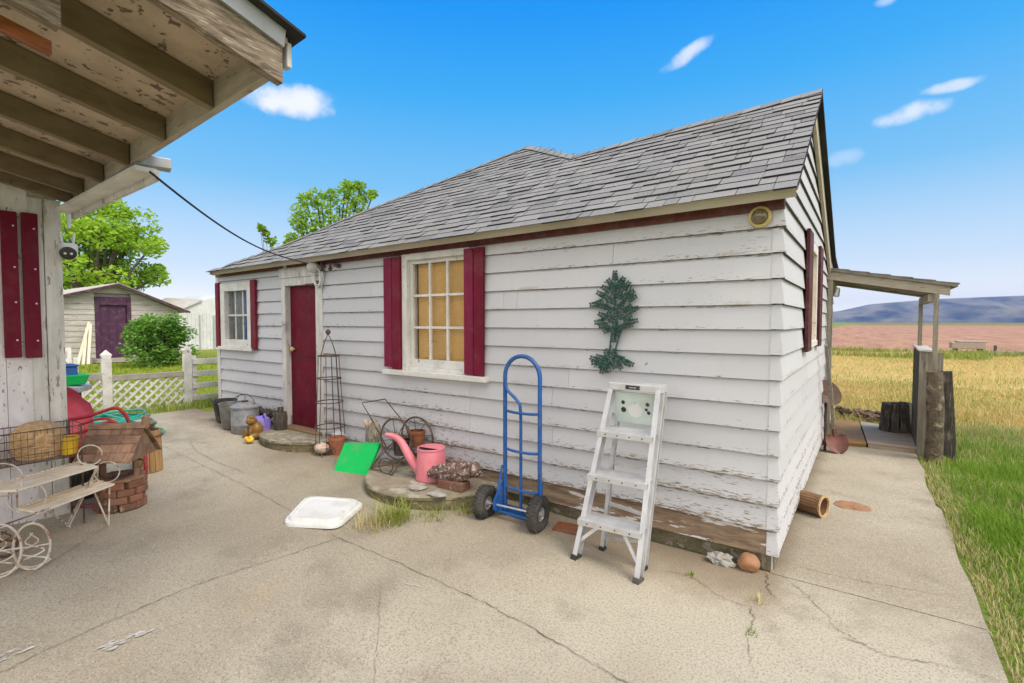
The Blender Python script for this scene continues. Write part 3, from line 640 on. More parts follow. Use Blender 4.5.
# door
D0, D1, DZ0, DZ1 = -5.365, -4.735, .285, 1.985
b = MB(); b.bb((D0, .04, DZ0), (D1, .08, DZ1)); door = b.build('door', 'door', H, bevel=.003)
b = MB(); b.bb((D0+.004, .0345, 1.13), (D1-.004, .0402, 1.136)); b.build('door_seam', 'dark', door)
b = MB(); b.lathe((D0+.075, .04, 1.22), [(0, .05), (.022, .045), (.028, .03), (.012, .02), (.012, 0), (.024, 0)], 14, (0, -1, 0)); b.build('door_knob', 'brass', door, smooth=True)
b = MB(); b.bb((D0-.07, -.036, 1.50), (D0+.02, -.0285, 1.56)); b.bb((D0-.02, -.05, 1.45), (D0+.04, -.037, 1.50)); b.tube(arc((D0+.01, -.044, 1.51), .022, 0, math.pi, 8, (1, 0, 0), (0, 0, 1)), .005)
b.build('padlock', 'steel', door)
b = MB(); JB = -.028
b.bb((DOOR[0]-.055, JB, .16), (D0, .14, 2.08)); b.bb((D1, JB, .16), (DOOR[1]+.055, .14, 2.08)); b.bb((D0, JB, DZ1+.002), (D1, .14, 2.08))
b.bb((DOOR[0]-.075, JB-.012, 2.081), (DOOR[1]+.075, .02, 2.2)); b.build('door_frame', 'wtrim', H, bevel=.004)
b = MB(); b.bb((DOOR[0]-.02, -.11, .245), (DOOR[1]+.02, .12, .283)); b.bb((DOOR[0], -.02, .1), (DOOR[1], .12, .244)); b.build('threshold', 'brownwood', H, bevel=.004)
# main window, nine panes, amber blind
x0, x1, z0, z1 = WIN
w_ = MB(); fo = .06
w_.bb((x0-.01, -.035, z0), (x0+fo, .11, z1+.005)); w_.bb((x1-fo+.02, -.035, z0), (x1+.012, .11, z1+.005)); w_.bb((x0+fo, -.035, z1-.055), (x1-fo+.02, .11, z1+.005)); 
w_.bb((x0+fo, -.02, z0), (x1-fo+.02, .11, z0+.035))
win = w_.build('window', 'white', H, bevel=.003)
b = MB(); b.bb((x0-.27, -.075, z0-.05), (x1+.22, .05, z0-.001)); b.build('sill', 'white', win, bevel=.004)
gx0, gx1, gz0, gz1 = x0+fo, x1-fo+.02, z0+.035, z1-.055
b = MB(); sw = .035
b.bb((gx0, .012, gz0+.001), (gx0+sw, .045, gz1)); b.bb((gx1-sw, .012, gz0+.001), (gx1, .045, gz1)); b.bb((gx0+sw, .012, gz0+.001), (gx1-sw, .045, gz0+.075)); b.bb((gx0+sw, .012, gz1-sw), (gx1-sw, .045, gz1))
ax0, ax1, az0, az1 = gx0+sw, gx1-sw, gz0+.075, gz1-sw
for i in (1, 2):
    xx = ax0+(ax1-ax0)*i/3; b.bb((xx-.011, .016, az0), (xx+.011, .042, az1)); zz = az0+(az1-az0)*i/3
    for j in range(3):
        xa = ax0+(ax1-ax0)*j/3+(.011 if j else 0); xb = ax0+(ax1-ax0)*(j+1)/3-(.011 if j < 2 else 0); b.bb((xa, .017, zz-.011), (xb, .041, zz+.011))
b.build('sash', 'white', win, bevel=.002)
b = MB(); b.add([(ax0, .030, az0), (ax1, .030, az0), (ax1, .030, az1), (ax0, .030, az1)], [(0, 1, 2, 3)]); b.build('pane', 'glass', win)
b = MB(); ns = 52
for i in range(ns):
    zz = gz0+(gz1-gz0)*(i+.5)/ns; b.box((gx0/2+gx1/2+.02, .085, zz), (gx1-gx0-.05, .004, (gz1-gz0)/ns*1.05), Matrix.Rotation(.55, 3, 'X'))
b.bb((gx0, .12, gz0), (gx1, .125, gz1)); b.build('blind', 'blind', win)
def shutter(b1, name, mats, xa, xb, za, zb, y=-.055, th=.03):
    g = .012; xm = xa+(xb-xa)*.5
    r = MB(); r.bb((xa, y-.0, za+.012), (xm-g/2, y+th, zb-.005)); s1 = r.build(name, mats[0], H, bevel=.004)
    r = MB(); r.box(((xm+xb)/2+.003, y+th/2-.006, (za+zb)/2-.004), (xb-xm-g/2, th, zb-za), Matrix.Rotation(.006, 3, 'Y')); r.bb((xm-.02, y+th, za+.2), (xm+.02, y+th+.008, zb-.2)); s2 = r.build('board', mats[1], s1, bevel=.004)
shutter(None, 'shutter', ('maroon2', 'maroon'), -3.525, -3.285, 1.09, 2.19)
shutter(None, 'shutter', ('maroon2', 'maroon'), -2.465, -2.245, 1.075, 2.195)
# small window by the far corner
x0, x1, z0, z1 = -7.02, -6.16, 1.21, 2.085
w_ = MB(); w_.bb((x0, -.035, z0), (x0+.12, .10, z1)); w_.bb((x1-.12, -.035, z0), (x1, .10, z1)); w_.bb((x0+.12, -.035, z1-.11), (x1-.12, .10, z1)); w_.bb((x0+.12, -.035, z0), (x1-.12, .1, z0+.10))
sw_ = w_.build('window', 'white', H, bevel=.004)
b = MB(); b.bb((x0-.03, -.07, z0-.045), (x1+.03, .04, z0-.001)); b.build('sill', 'white', sw_, bevel=.004)
b = MB(); gx0, gx1, gz0, gz1 = x0+.12, x1-.12, z0+.10, z1-.11
for i in (1, 2): xx = gx0+(gx1-gx0)*i/3; b.bb((xx-.010, .016, gz0), (xx+.010, .04, gz1))
zm = (gz0+gz1)/2
for j in range(3): b.bb((gx0+(gx1-gx0)*j/3+(.01 if j else 0), .017, zm-.013), (gx0+(gx1-gx0)*(j+1)/3-(.01 if j < 2 else 0), .039, zm+.013))
b.build('sash', 'white', sw_, bevel=.002)
b = MB(); b.add([(gx0, .028, gz0), (gx1, .028, gz0), (gx1, .028, gz1), (gx0, .028, gz1)], [(0, 1, 2, 3)]); b.build('pane', 'glass', sw_)
b = MB(); b.bb((gx0, .08, gz0), (gx0+.33, .085, gz1)); b.build('curtain', 'greycurtain', sw_)
b = MB(); b.bb((gx0+.331, .07, gz0), (gx1, .078, gz1)); b.build('curtain', 'curtain', sw_)
for xa, xb in ((-7.125, -7.03), (-6.152, -6.03)):
    b = MB(); b.bb((xa, -.055, 1.19), (xb, -.025, 2.10)); b.build('shutter', 'maroon', H, bevel=.004)
# gable window with its two shutters
b = MB(); b.bb((-.02, 1.52, 1.33), (.03, 1.60, 2.26)); b.bb((-.02, 2.2, 1.33), (.03, 2.28, 2.26)); b.bb((-.02, 1.60, 2.18), (.03, 2.2, 2.26)); b.bb((-.02, 1.60, 1.33), (.045, 2.2, 1.38))
gwin = b.build('window', 'white', H, bevel=.003)
b = MB(); b.add([(-.003, 1.6, 1.38), (-.003, 2.2, 1.38), (-.003, 2.2, 2.18), (-.003, 1.6, 2.18)], [(0, 1, 2, 3)]); b.build('pane', 'glass', gwin)
b = MB(); b.bb((-.055, 1.6, 1.38), (-.05, 2.2, 2.18)); b.build('curtain', 'blind', gwin)
for ya, yb in ((1.20, 1.50), (2.32, 2.62)):
    b = MB(); b.bb((.026, ya, 1.31), (.052, yb, 2.29)); b.build('shutter', 'oldmaroon', H, bevel=.004)
# porch roof on the gable end, its posts
PY0, PY1 = 3.9, 5.25; PX = 1.225
b = MB()
def pz(x): return 2.215-.205*x
b.hexa([(.0, PY0-.03, pz(0)-.03), (PX, PY0-.03, pz(PX)-.03), (PX, PY1, pz(PX)-.03), (0, PY1, pz(0)-.03), (0, PY0-.03, pz(0)), (PX, PY0-.03, pz(PX)), (PX, PY1, pz(PX)), (0, PY1, pz(0))])
for i in range(6):
    x_ = .02+i*.2; b.hexa([(x_, PY0-.035, pz(x_)+.001), (x_+.22, PY0-.035, pz(x_+.22)+.001), (x_+.22, PY1, pz(x_+.22)+.001), (x_, PY1, pz(x_)+.001), (x_, PY0-.035, pz(x_)+.004), (x_+.22, PY0-.035, pz(x_+.22)+.016), (x_+.22, PY1, pz(x_+.22)+.016), (x_, PY1, pz(x_)+.004)])
pr = b.build('porch_roof', 'roofdeck', H)
def pbeam(b, y0, y1, top, bot, x0=.0, x1=PX-.06):
    b.hexa([(x0, y0, pz(x0)-bot), (x1, y0, pz(x1)-bot), (x1, y1, pz(x1)-bot), (x0, y1, pz(x0)-bot), (x0, y0, pz(x0)-top), (x1, y0, pz(x1)-top), (x1, y1, pz(x1)-top), (x0, y1, pz(x0)-top)])
for q in ((PY0, PY0+.03, .032, .135), (PY0+.2, PY0+.26, .032, .115, .03, 1.1), (4.6, 4.66, .032, .12, .03, 1.1), (PY1-.05, PY1-.01, .032, .13, .03, 1.1)):
    b = MB(); pbeam(b, *q); b.build('rafter', 'porchwood', pr)
b = MB(); b.bb((.98, PY0+.031, 1.78), (1.05, PY1-.06, 1.865)); b.build('porch_beam', 'porchwood', H); b = MB(); b.bb((1.03, 3.86, .85), (1.072, 3.899, pz(1.03)-.136)); b.build('porch_post', 'greywood_z', H)
b = MB(); b.bb((.955, 4.75, .02), (.995, 4.79, 1.78)); b.build('porch_post', 'greywood_z', H)
b = MB(); b.bb((.022, PY0, 0), (.075, PY0+.06, pz(.05)-.137)); b.build('porch_post', 'greywood_z', H)
b = MB(); b.bb((-1.5, YB-.1, 0), (.0, YB, 2.12)); b.build('rear_wall', 'siding', H)
# flood lamp on the wall under the porch roof
b = MB(); p = X(832, 292, .06); b.cyl((.02, p.y, p.z+.02), (.09, p.y, p.z+.02), .018, 10); b.lathe((.11, p.y-.03, p.z), [(.018, .05), (.03, .03), (.045, -.05), (.0, -.06)], 14, (.3, -.2, 1)); b.lathe((.1, p.y+.07, p.z), [(.018, .05), (.03, .03), (.04, -.05), (.0, -.06)], 14, (.3, .3, 1))
b.build('flood_lamp', 'steel', H, smooth=True)

# round porch lamp on the front wall
p = Y(760, 217, -.03); L = thing('wall_lamp', (p.x, -.02, p.z), 'round yellow rimmed lamp on the white wall under the eave near the corner', 'lamp')
b = MB(); b.lathe((p.x, -.014, p.z), [(.066, 0), (.068, .012), (.062, .028), (.048, .032), (.044, .022)], 28, (0, -1, 0)); b.build('rim', 'brass', L, smooth=True)
b = MB(); b.lathe((p.x, -.014, p.z), [(.046, .02), (.044, .045), (.032, .068), (.014, .078), (0, .08)], 24, (0, -1, 0)); b.build('glass_dome', 'amber', L, smooth=True)

# green cast metal tree ornament on the wall
A = thing('tree_ornament', (-1.09, -.03, 1.2), 'dark green metal tree ornament hanging on the white clapboard wall', 'wall ornament')
def AP(px, py, d=0): return Y(px, py, -.045-d)
ra = random.Random(4)
st = MB()
for pts in (((609, 356), (611, 338), (614, 318), (615, 296), (615, 272)), ((614, 356), (618, 340), (624, 322), (629, 305), (634, 290)), ((611, 345), (609, 352), (603, 360)), ((615, 350), (621, 360), (630, 367)), ((614, 318), (605, 306), (597, 300)), ((617, 310), (626, 298), (632, 285)), ((613, 330), (603, 328), (598, 325)), ((622, 325), (630, 324), (636, 322)), ((609, 354), (602, 362), (594, 367)), ((615, 290), (610, 283), (604, 282)), ((616, 284), (622, 278), (623, 276)), ((624, 312), (632, 308), (638, 308))):
    st.tube(smooth_path([AP(*q) for q in pts], 5), .007, 6, r2=.004)
st.build('stem', 'artgreen', A, smooth=True)
lv = MB()
def sprig(cx, cy, ang, L=10):
    # a sprig of little leaves either side of a twig, in the wall plane
    for j in range(4):
        for sg in (-1, 1):
            f = j/3; u = Vector((math.cos(ang), math.sin(ang))); a2 = ang+sg*.75
            q = (cx+u.x*L*(f-.4), cy+u.y*L*(f-.4)); l = L*.62*(1-.3*f)
            e = (q[0]+math.cos(a2)*l, q[1]+math.sin(a2)*l); m1 = ((q[0]+e[0])/2-math.sin(a2)*l*.34, (q[1]+e[1])/2+math.cos(a2)*l*.34); m2 = ((q[0]+e[0])/2+math.sin(a2)*l*.34, (q[1]+e[1])/2-math.cos(a2)*l*.34)
            d = ra.uniform(0, .012); A_, B_, C_, D_ = AP(*q, d), AP(*m1, d), AP(*e, d+.006), AP(*m2, d); mid = (A_+C_)/2+Vector((0, -.008, 0)); bk = (A_+C_)/2+Vector((0, .008, 0))
            lv.add([A_, B_, C_, D_, mid, bk], [(0, 1, 4), (1, 2, 4), (2, 3, 4), (3, 0, 4), (1, 0, 5), (2, 1, 5), (3, 2, 5), (0, 3, 5)])
S = [(615, 273, -1.57), (611, 281, -2.2), (619, 282, -1), (606, 287, -2.6), (614, 289, -1.4), (623, 280, -1.2), (628, 284, -.9), (632, 292, -.6), (634, 297, -.4), (600, 293, -2.7), (592, 303, 3.0), (597, 301, 2.8), (602, 306, 3.3), (607, 298, -2.2), (613, 300, -1.7), (620, 294, -1.2), (626, 296, -.9), (609, 309, -2.4), (616, 311, -1.5), (622, 305, -1), (629, 309, -.6), (636, 310, -.4), (598, 323, 3.0), (602, 317, -2.7), (603, 327, 2.9), (609, 320, -2.2), (615, 324, -1.6), (621, 317, -1), (628, 319, -.5), (635, 323, -.2), (629, 327, 0), (621, 330, -.5), (608, 331, 2.6), (614, 335, -1.5), (613, 343, -1.6), (618, 336, -1),
     (607, 358, -2), (613, 358, -1.2), (600, 361, -2.8), (595, 366, 3.0), (602, 367, 2.2), (608, 366, 1.6), (606, 371, 1.6), (613, 366, 1.2), (619, 361, .1), (625, 364, .3), (631, 367, .3), (619, 368, .9), (593, 363, -2.8), (601, 372, 1.8)]
for q in S:
    if q[1] < 350: sprig(615+(q[0]-615)*.80, 311+(q[1]-311)*.88, q[2], L=8.2)
    else: sprig(611+(q[0]-611)*.80, 358+(q[1]-361)*.8, q[2], L=8.2)
lv.build('leaves', 'artgreen', A)

# globe, loops of cable and bracket where the overhead wire lands; small hook beside it
S = thing('cable_bracket', Y(314, 272, -.05), 'milky glass globe with loops of white cable under the eave above the door', 'light fixture')
p = Y(313, 268, -.09)
b = MB(); b.lathe(p, [(0, .075), (.035, .07), (.062, .045), (.068, .015), (.058, -.02), (.038, -.045), (0, -.055)], 20); b.build('globe', 'milk', S, smooth=True)
b = MB(); b.cyl((p.x, -.01, p.z+.03), (p.x, p.y, p.z+.03), .02, 8); b.bb((p.x+.02, -.05, p.z+.005), (p.x+.14, -.03, p.z+.03)); b.cyl((p.x+.12, -.06, p.z-.04), (p.x+.12, -.06, p.z+.06), .015, 8); b.build('bracket', 'rustiron', S)
b = MB()
for k, (rx, rz_) in enumerate(((.075, .12), (.05, .09), (.062, .105))): b.tube([(p.x+.03+rx*math.cos(a)+.01*k, -.05-.012*k, p.z-.09+rz_*math.sin(a)-.01*k) for a in [6.283*i/24 for i in range(24)]], .0065, 6, closed=True)
b.tube(smooth_path([(p.x+.1, -.045, p.z), (p.x+.115, -.04, p.z-.13), (p.x+.06, -.04, p.z-.23)], 6), .007, 6); b.build('cable_loop', 'whiteplastic', S, smooth=True)
b = MB(); b.bb((p.x-.23, -.05, p.z-.185), (p.x+.03, -.041, p.z-.165)); b.bb((p.x+.0, -.055, p.z-.21), (p.x+.06, -.042, p.z-.14)); b.build('hinge_bar', 'rustiron', S)
p = Y(336, 266, -.02); Kk = MB(); Kk.tube(smooth_path([(p.x-.09, -.03, p.z-.02), (p.x-.05, -.06, p.z+.015), (p.x, -.05, p.z+.03), (p.x+.04, -.05, p.z+.0)], 6), .011, 8); Kk.cyl((p.x+.07, -.01, p.z-.005), (p.x+.07, -.07, p.z-.005), .02, 10); Kk.cyl((p.x+.03, -.05, p.z), (p.x+.08, -.05, p.z-.01), .016, 8); Kk.cyl((p.x-.09, -.01, p.z-.03), (p.x-.09, -.05, p.z-.03), .016, 8)
tag(Kk.build('pipe_hook', 'rustiron', smooth=True, loc=p), 'small dark pipe hook on the wall just right of the glass globe', 'hook')
b = MB(); p = Y(285, 266.5, -.05); b.bb((p.x-.03, -.06, p.z-.025), (p.x+.03, -.042, p.z+.03)); tag(b.build('junction_box', 'wtrim', loc=p, bevel=.004), 'small pale square box under the eave left of the door', 'junction box')
a0 = Z(150, 172, 2.33); a1 = Y(309, 264, -.1)
b = MB(); pts = [a0+(a1-a0)*(i/24)-Vector((0, 0, .30*math.sin(math.pi*i/24)*(1-.45*i/24)))*.45 for i in range(25)]; b.tube(pts, .0065, 6)
tag(b.build('overhead_wire', 'cable', smooth=True, loc=a0), 'black overhead wire strung from the left eave to the house wall', 'wire')

# ------------------------------------------------------------------ things in front of the long wall
# stepladder
fl, fr_ = G(574, 559), G(636, 583); tl, tr = Y(611, 389, -.31), Y(658, 391, -.33)
bl, br = G(601, 551), G(642, 571); tbl, tbr = tl+Vector((.02, .09, -.01)), tr+Vector((0, .09, -.01))
LD = thing('step_ladder', (fl+fr_)/2, 'scuffed aluminium stepladder leaning by the white wall', 'ladder')
def rail(a, b_, name='rail', w=.03, d=.062):
    up = (b_-a).normalized(); x = Vector((1, -.1, 0)); x = (x-up*x.dot(up)).normalized(); y = up.cross(x)
    m_ = MB()
    for off, ww, dd in ((Vector((0, 0, 0)), .004, d), (y*(d/2-.003), w, .004), (y*(-d/2+.003), w, .004)):
        m_.beam(a+off+x*(0 if ww < .01 else w/2), b_+off+x*(0 if ww < .01 else w/2), ww, dd, up=y) if False else m_.box((a+b_)/2+off+(x*0 if ww < .01 else x*w/2), (ww, dd, (b_-a).length), Matrix((x, y, up)).transposed())
    r = m_.build(name, 'alu', LD, bevel=.001)
    q = MB(); q.box(a+up*.018+x*w*.4, (w+.012, d+.012, .04), Matrix((x, y, up)).transposed()); q.build('rubber_foot', 'black', r, bevel=.004)
    return r
rail(fl, tl); rail(fr_, tr); rail(bl, tbl, 'rear_rail', .024, .035); rail(br, tbr, 'rear_rail', .024, .035)
ul = (tl-fl); ur = (tr-fr_)
for k, (yl, yr, dep) in enumerate((((603, 428), (650, 434), .12), ((589, 471), (644, 481), .12), ((579, 516), (641, 529), .12))):
    def hit(px, py, a, u):     # place on a rail at the height seen
        s = min(((i/200) for i in range(201)), key=lambda s_: abs(project(a+u*s_)[1]-py)); return a+u*s
    def project(p):
        q = p-CAM; z = q.dot(FW); return (512+FPX*q.dot(_R)/z, 341.5-FPX*q.dot(UP)/z)
    a, c2 = hit(*yl, fl, ul), hit(*yr, fr_, ur); y_ = Vector((0, 1, 0)); m_ = MB(); x_ = (c2-a).normalized(); z_ = Vector((0, 0, 1)); y_ = z_.cross(x_).normalized()
    R_ = Matrix((x_, y_, z_)).transposed(); cc = (a+c2)/2; Lx = (c2-a).length+.03
    m_.box(cc+y_*.01, (Lx, dep, .004), R_ @ Matrix.Rotation(.16, 3, 'X')); m_.box(cc-y_*(dep/2-.012)-z_*.026, (Lx, .004, .036), R_); m_.box(cc+y_*(dep/2+.008)-z_*.014, (Lx, .004, .028), R_)
    for i in range(6): m_.box(cc+y_*(-dep*.4+i*dep*.16+.01)+z_*.003, (Lx-.01, .003, .003), R_)
    st_ = m_.build('step', 'alu', LD, bevel=.0008)
    for s_ in (.14, .38, .62, .86):
        m_ = MB(); m_.cyl(a+(c2-a)*s_-y_*(dep/2-.010)-z_*.026, a+(c2-a)*s_-y_*(dep/2-.004)-z_*.026, .004, 8); m_.build('rivet', 'black', st_)
    if k == 2:
        for e, s_ in ((fl+ul*.10, .33), (fr_+ur*.10, .68)):
            q = MB(); q.beam(e+Vector((0, -.01, 0)), a+(c2-a)*s_+Vector((0, -.005, -.03)), .022, .006, up=(0, 1, 0)); q.build('brace', 'alu', LD)
    if k == 0:
        for e, s_ in ((bl+(tbl-bl)*.62, .30), (br+(tbr-br)*.62, .72)):
            q = MB(); q.beam(e, a+(c2-a)*s_+Vector((0, .05, -.02)), .02, .006, up=(0, 1, 0)); q.build('brace', 'alu', LD)
for a, c2 in ((bl+(tbl-bl)*.08, br+(tbr-br)*.16), (bl+(tbl-bl)*.30, br+(tbr-br)*.30), (bl+(tbl-bl)*.55, br+(tbr-br)*.55)):
    q = MB(); q.beam(a, c2, .022, .018); q.build('rear_bar', 'alu', LD)
m_ = MB(); x_ = (tr-tl).normalized(); cc = (tl+tr)/2+Vector((.01, .03, .018)); R_ = Matrix.Rotation(math.atan2(x_.y, x_.x), 3, 'Z')
m_.box(cc, ((tr-tl).length+.03, .11, .05), R_); cap = m_.build('top_cap', 'alu', LD, bevel=.006)
m_ = MB(); m_.box(cc+R_ @ Vector((-.005, -.0565, 0)), (.098, .003, .026), R_); badge = m_.build('badge', 'black', cap)
fc = bpy.data.curves.new('badge_text', 'FONT'); fc.body = 'werner'; fc.size = .017; fc.align_x = 'CENTER'; fc.align_y = 'CENTER'; fc.extrude = .0006
tmp = bpy.data.objects.new('badge_text', fc); COL.objects.link(tmp); bpy.context.view_layer.update()
dg = bpy.context.evaluated_depsgraph_get(); me = bpy.data.meshes.new_from_object(tmp.evaluated_get(dg)); bpy.data.objects.remove(tmp)
o = bpy.data.objects.new('badge_text', me); COL.objects.link(o); me.materials.clear(); me.materials.append(M['whiteplastic']); o.parent = cap
o.location = cc+R_ @ Vector((-.002, -.0587, 0))-wloc(cap); o.rotation_euler = (rad(90), 0, math.atan2(x_.y, x_.x))
m_ = MB(); c3 = (tl+tr)/2+Vector((.0, .04, -.125)); up_ = Vector((0, -.16, 1)).normalized(); R2 = R_ @ Matrix.Rotation(.16, 3, 'X'); m_.box(c3, ((tr-tl).length-.035, .012, .215), R2); tray = m_.build('paint_shelf', 'palegreen', LD, bevel=.01)
m_ = MB(); m_.cyl(c3+R2 @ Vector((0, -.007, -.01)), c3+R2 @ Vector((0, -.010, -.01)), .052, 24); m_.build('shelf_disc', 'whiteplastic', tray)
for dx, dz, r in ((-.085, .035, .013), (.085, .035, .013), (-.085, -.015, .018), (.09, -.02, .012), (.075, .0, .01)):
    m_ = MB(); m_.cyl(c3+R2 @ Vector((dx, -.006, dz)), c3+R2 @ Vector((dx, -.009, dz)), r, 12); m_.build('shelf_hole', 'black', tray)

# blue hand truck
HT = thing('hand_truck', (-1.68, -.3, .03), 'blue hand truck with two black tyres standing at the white wall', 'hand truck')
yt = -.30; Lx, Rx = -1.832, -1.515; zt = 1.135; r0 = (Rx-Lx)/2
b = MB(); path = [(Lx, yt, .07)]+[(Lx, yt, .07+(zt-.07)*i/6) for i in range(1, 7)]+[tuple(p) for p in arc(((Lx+Rx)/2, yt, zt), r0, math.pi, 0, 16, (1, 0, 0), (0, 0, 1))][1:]+[(Rx, yt, zt-(zt-.07)*i/6) for i in range(1, 7)]
b.tube(path, .0165, 12); b.build('frame', 'blue', HT, smooth=True)
b = MB(); xm = -1.685; b.tube(smooth_path([(Lx+.005, yt-.004, 1.10), (Lx+.03, yt-.012, 1.03), (xm-.03, yt-.012, .96), (xm, yt-.006, .89), (xm, yt, .6), (xm, yt, .10)], 7), .0125, 10); b.build('centre_bar', 'blue', HT, smooth=True)
for z_ in (.865, .57, .275):
    b = MB(); b.tube(smooth_path([(Lx, yt, z_+.005), (Lx+.09, yt-.02, z_), (Rx-.09, yt-.02, z_), (Rx, yt, z_+.005)], 5), .011, 8); b.build('cross_bar', 'blue', HT, smooth=True)
ax = Vector((.0, -.055, .0))
AL, AR = Vector((-1.945, -.405, .155)), Vector((-1.495, -.355, .15))
b = MB(); b.cyl(AL+Vector((-.04, 0, 0)), AR+Vector((.04, 0, 0)), .008, 8); b.build('axle', 'steel', HT)
b = MB(); b.tube([Vector((Lx-.01, -.37, .10)), Vector((Rx+.0, -.345, .085))], .011, 8); b.build('cross_bar', 'blue', HT, smooth=True)
for A_, x_ in ((AL, Lx), (AR, Rx)):
    b = MB(); sx = -.012 if x_ == Lx else .012
    b.add([(x_+sx, yt+.015, .36), (x_+sx, yt+.01, .05), (x_+sx+.002, A_.y-.03, A_.z-.03), (x_+sx+.002, A_.y-.03, A_.z+.035)]+[(x_+sx*1.4, yt+.015, .36), (x_+sx*1.4, yt+.01, .05), (x_+sx*1.4, A_.y-.03, A_.z-.03), (x_+sx*1.4, A_.y-.03, A_.z+.035)], [(0, 1, 2, 3), (7, 6, 5, 4), (0, 4, 5, 1), (1, 5, 6, 2), (2, 6, 7, 3), (3, 7, 4, 0)])
    b.build('bracket', 'blue', HT)
    b = MB(); b.tube([Vector((x_+sx*1.6, yt-.012, .44)), Vector((x_+sx*2.2, A_.y+.01, A_.z-.01))], .009, 6); b.build('strut', 'blue', HT, smooth=True)
    n_ = (AR-AL).normalized(); rr = .128; wv = MB()
    prof = [(.052, -.030), (.075, -.040), (.105, -.044), (.122, -.034), (.1285, -.018), (.1285, .018), (.122, .034), (.105, .044), (.075, .040), (.052, .030), (.052, -.030)]
    wv.lathe(A_, prof, 40, n_); wh = wv.build('wheel', 'rubber', HT, smooth=True)
    tr_ = MB()
    q = Vector((0, 0, 1)).rotation_difference(n_)
    for i in range(30):
        for hh, off in ((-.02, 0), (.02, .5)):
            a = 2*math.pi*(i+off)/30; e = q @ Vector((math.cos(a), math.sin(a), 0)); tv = q @ Vector((-math.sin(a), math.cos(a), 0))
            tr_.box(A_+e*.1285+n_*hh, (.011, .007, .028), Matrix((tv, e, n_)).transposed())
    tr_.build('tread', 'rubber', wh)
    hb = MB(); hb.lathe(A_, [(.053, -.026), (.048, -.028), (.040, -.012), (.020, -.010), (.018, -.035), (0, -.036)], 24, n_); hb.lathe(A_, [(.053, .026), (.048, .028), (.040, .012), (.020, .010), (.018, .042), (0, .043)], 24, n_); hb.build('rim', 'steel', wh, smooth=True)
b = MB(); b.hexa([(Lx-.02, yt+.02, .035), (Rx+.02, yt+.02, .03), (Rx+.02, -.2, .03), (Lx-.02, -.2, .035), (Lx-.02, yt+.02, .042), (Rx+.02, yt+.02, .037), (Rx+.02, -.2, .037), (Lx-.02, -.2, .042)]); b.bb((Lx-.015, yt+.013, .03), (Rx+.015, yt+.019, .13)); b.build('toe_plate', 'blue', HT)
p = G(555, 522); b = MB(); b.box((-1.33, -.2, .03), (.2, .16, .018), Matrix.Rotation(.2, 3, 'Z')); tag(b.build('board_scrap', 'rust', loc=(-1.33, -.2, .02), bevel=.003), 'small rusty brown board lying at the wall foot behind the right tyre', 'board')

# half round concrete pad and what stands on it
pc = Vector((-2.74, -.03, .0)); PR = .67; PT = .175
def half_disc(b, c, r, z0f, z1, n=36, seed=0, ry=1.0, back=.0):
    P = []
    for i in range(n+1):
        a = math.pi+math.pi*i/n; q = r*(1+.02*noise.noise(Vector((math.cos(a)*3, math.sin(a)*3, seed)))); P.append((c.x+q*math.cos(a), c.y+back+ry*q*math.sin(a)))
    top = [(x, y, z1) for x, y in P]; mid = [(c.x+(x-c.x)*1.012, c.y+(y-c.y)*1.012, z1-.018) for x, y in P]; bot = [(c.x+(x-c.x)*1.02, c.y+(y-c.y)*1.02, zg(x)-.02) for x, y in P]
    N = n+1; b.add(top+mid+bot, [tuple(range(N))]+[(i, N+i, N+i+1, i+1) for i in range(n)]); 
    return top, mid, bot
PD = thing('concrete_pad', pc, 'mossy half round concrete pad against the wall under the pink watering can', 'pad')
b = MB(); half_disc(b, pc, PR, 0, PT, seed=2, ry=1.06); b.build('top', 'padcon', PD)
b = MB(); n = 40; V = []
for i in range(n+1):
    a = math.pi+math.pi*i/n; q = PR*(1.004+.012*noise.noise(Vector((math.cos(a)*6, math.sin(a)*6, 2))))
    for zz, k in ((PT-.012, 1.0), (PT-.03, 1.012), (PT-.034, 1.0), (0.02, 1.01)): V.append((pc.x+q*k*math.cos(a), pc.y+1.06*q*k*math.sin(a), zz))
b.add(V, [(4*i+j, 4*i+j+1, 4*(i+1)+j+1, 4*(i+1)+j) for i in range(n) for j in range(3)]); b.build('edge', 'padside', PD)
# pink watering can
wc = G(432, 481); wc = Vector((-2.66, -.27, PT)); WC = thing('watering_can', wc, 'pink watering can with a long spout standing on the round concrete pad', 'watering can')
b = MB(); n = 32
prof = [(0, 0), (.13, 0), (.137, .008), (.129, .13), (.118, .26), (.123, .265), (.123, .273), (.115, .275)]
b.lathe(wc, prof, n); b.build('body', 'pink', WC, smooth=True)
b = MB(); n = 24; b.add([wc+Vector((.118*math.cos(a), .118*math.sin(a), .272)) for a in [6.283*i/n for i in range(n+1)] if a <= 3.5]+[wc+Vector((-.02, -.0, .31)), wc+Vector((.05, -.03, .31))], [tuple(range(sum(1 for i in range(n+1) if 6.283*i/n <= 3.5)))]); b.build('hood', 'pink', WC)
b = MB(); ring = arc(wc+Vector((0, 0, .274)), .118, 0, 6.283, 24, (1, 0, 0), (0, 1, 0)); b.tube(ring[:-1], .006, 6, closed=True); b.build('rim', 'pink', WC, smooth=True)
b = MB(); b.cyl(wc+Vector((0, 0, .255)), wc+Vector((0, 0, .26)), .11, 20); b.build('inside', 'dark', WC)
dirx = Vector((-.93, -.36, 0)).normalized()
b = MB(); s0 = wc+dirx*.10+Vector((0, 0, .05)); b.tube(smooth_path([s0, s0+dirx*.10+Vector((0, 0, .12)), s0+dirx*.19+Vector((0, 0, .26)), s0+dirx*.27+Vector((0, 0, .305)), s0+dirx*.34+Vector((0, 0, .315))], 6), .048, 14, r2=.017); b.build('spout', 'pink', WC, smooth=True)
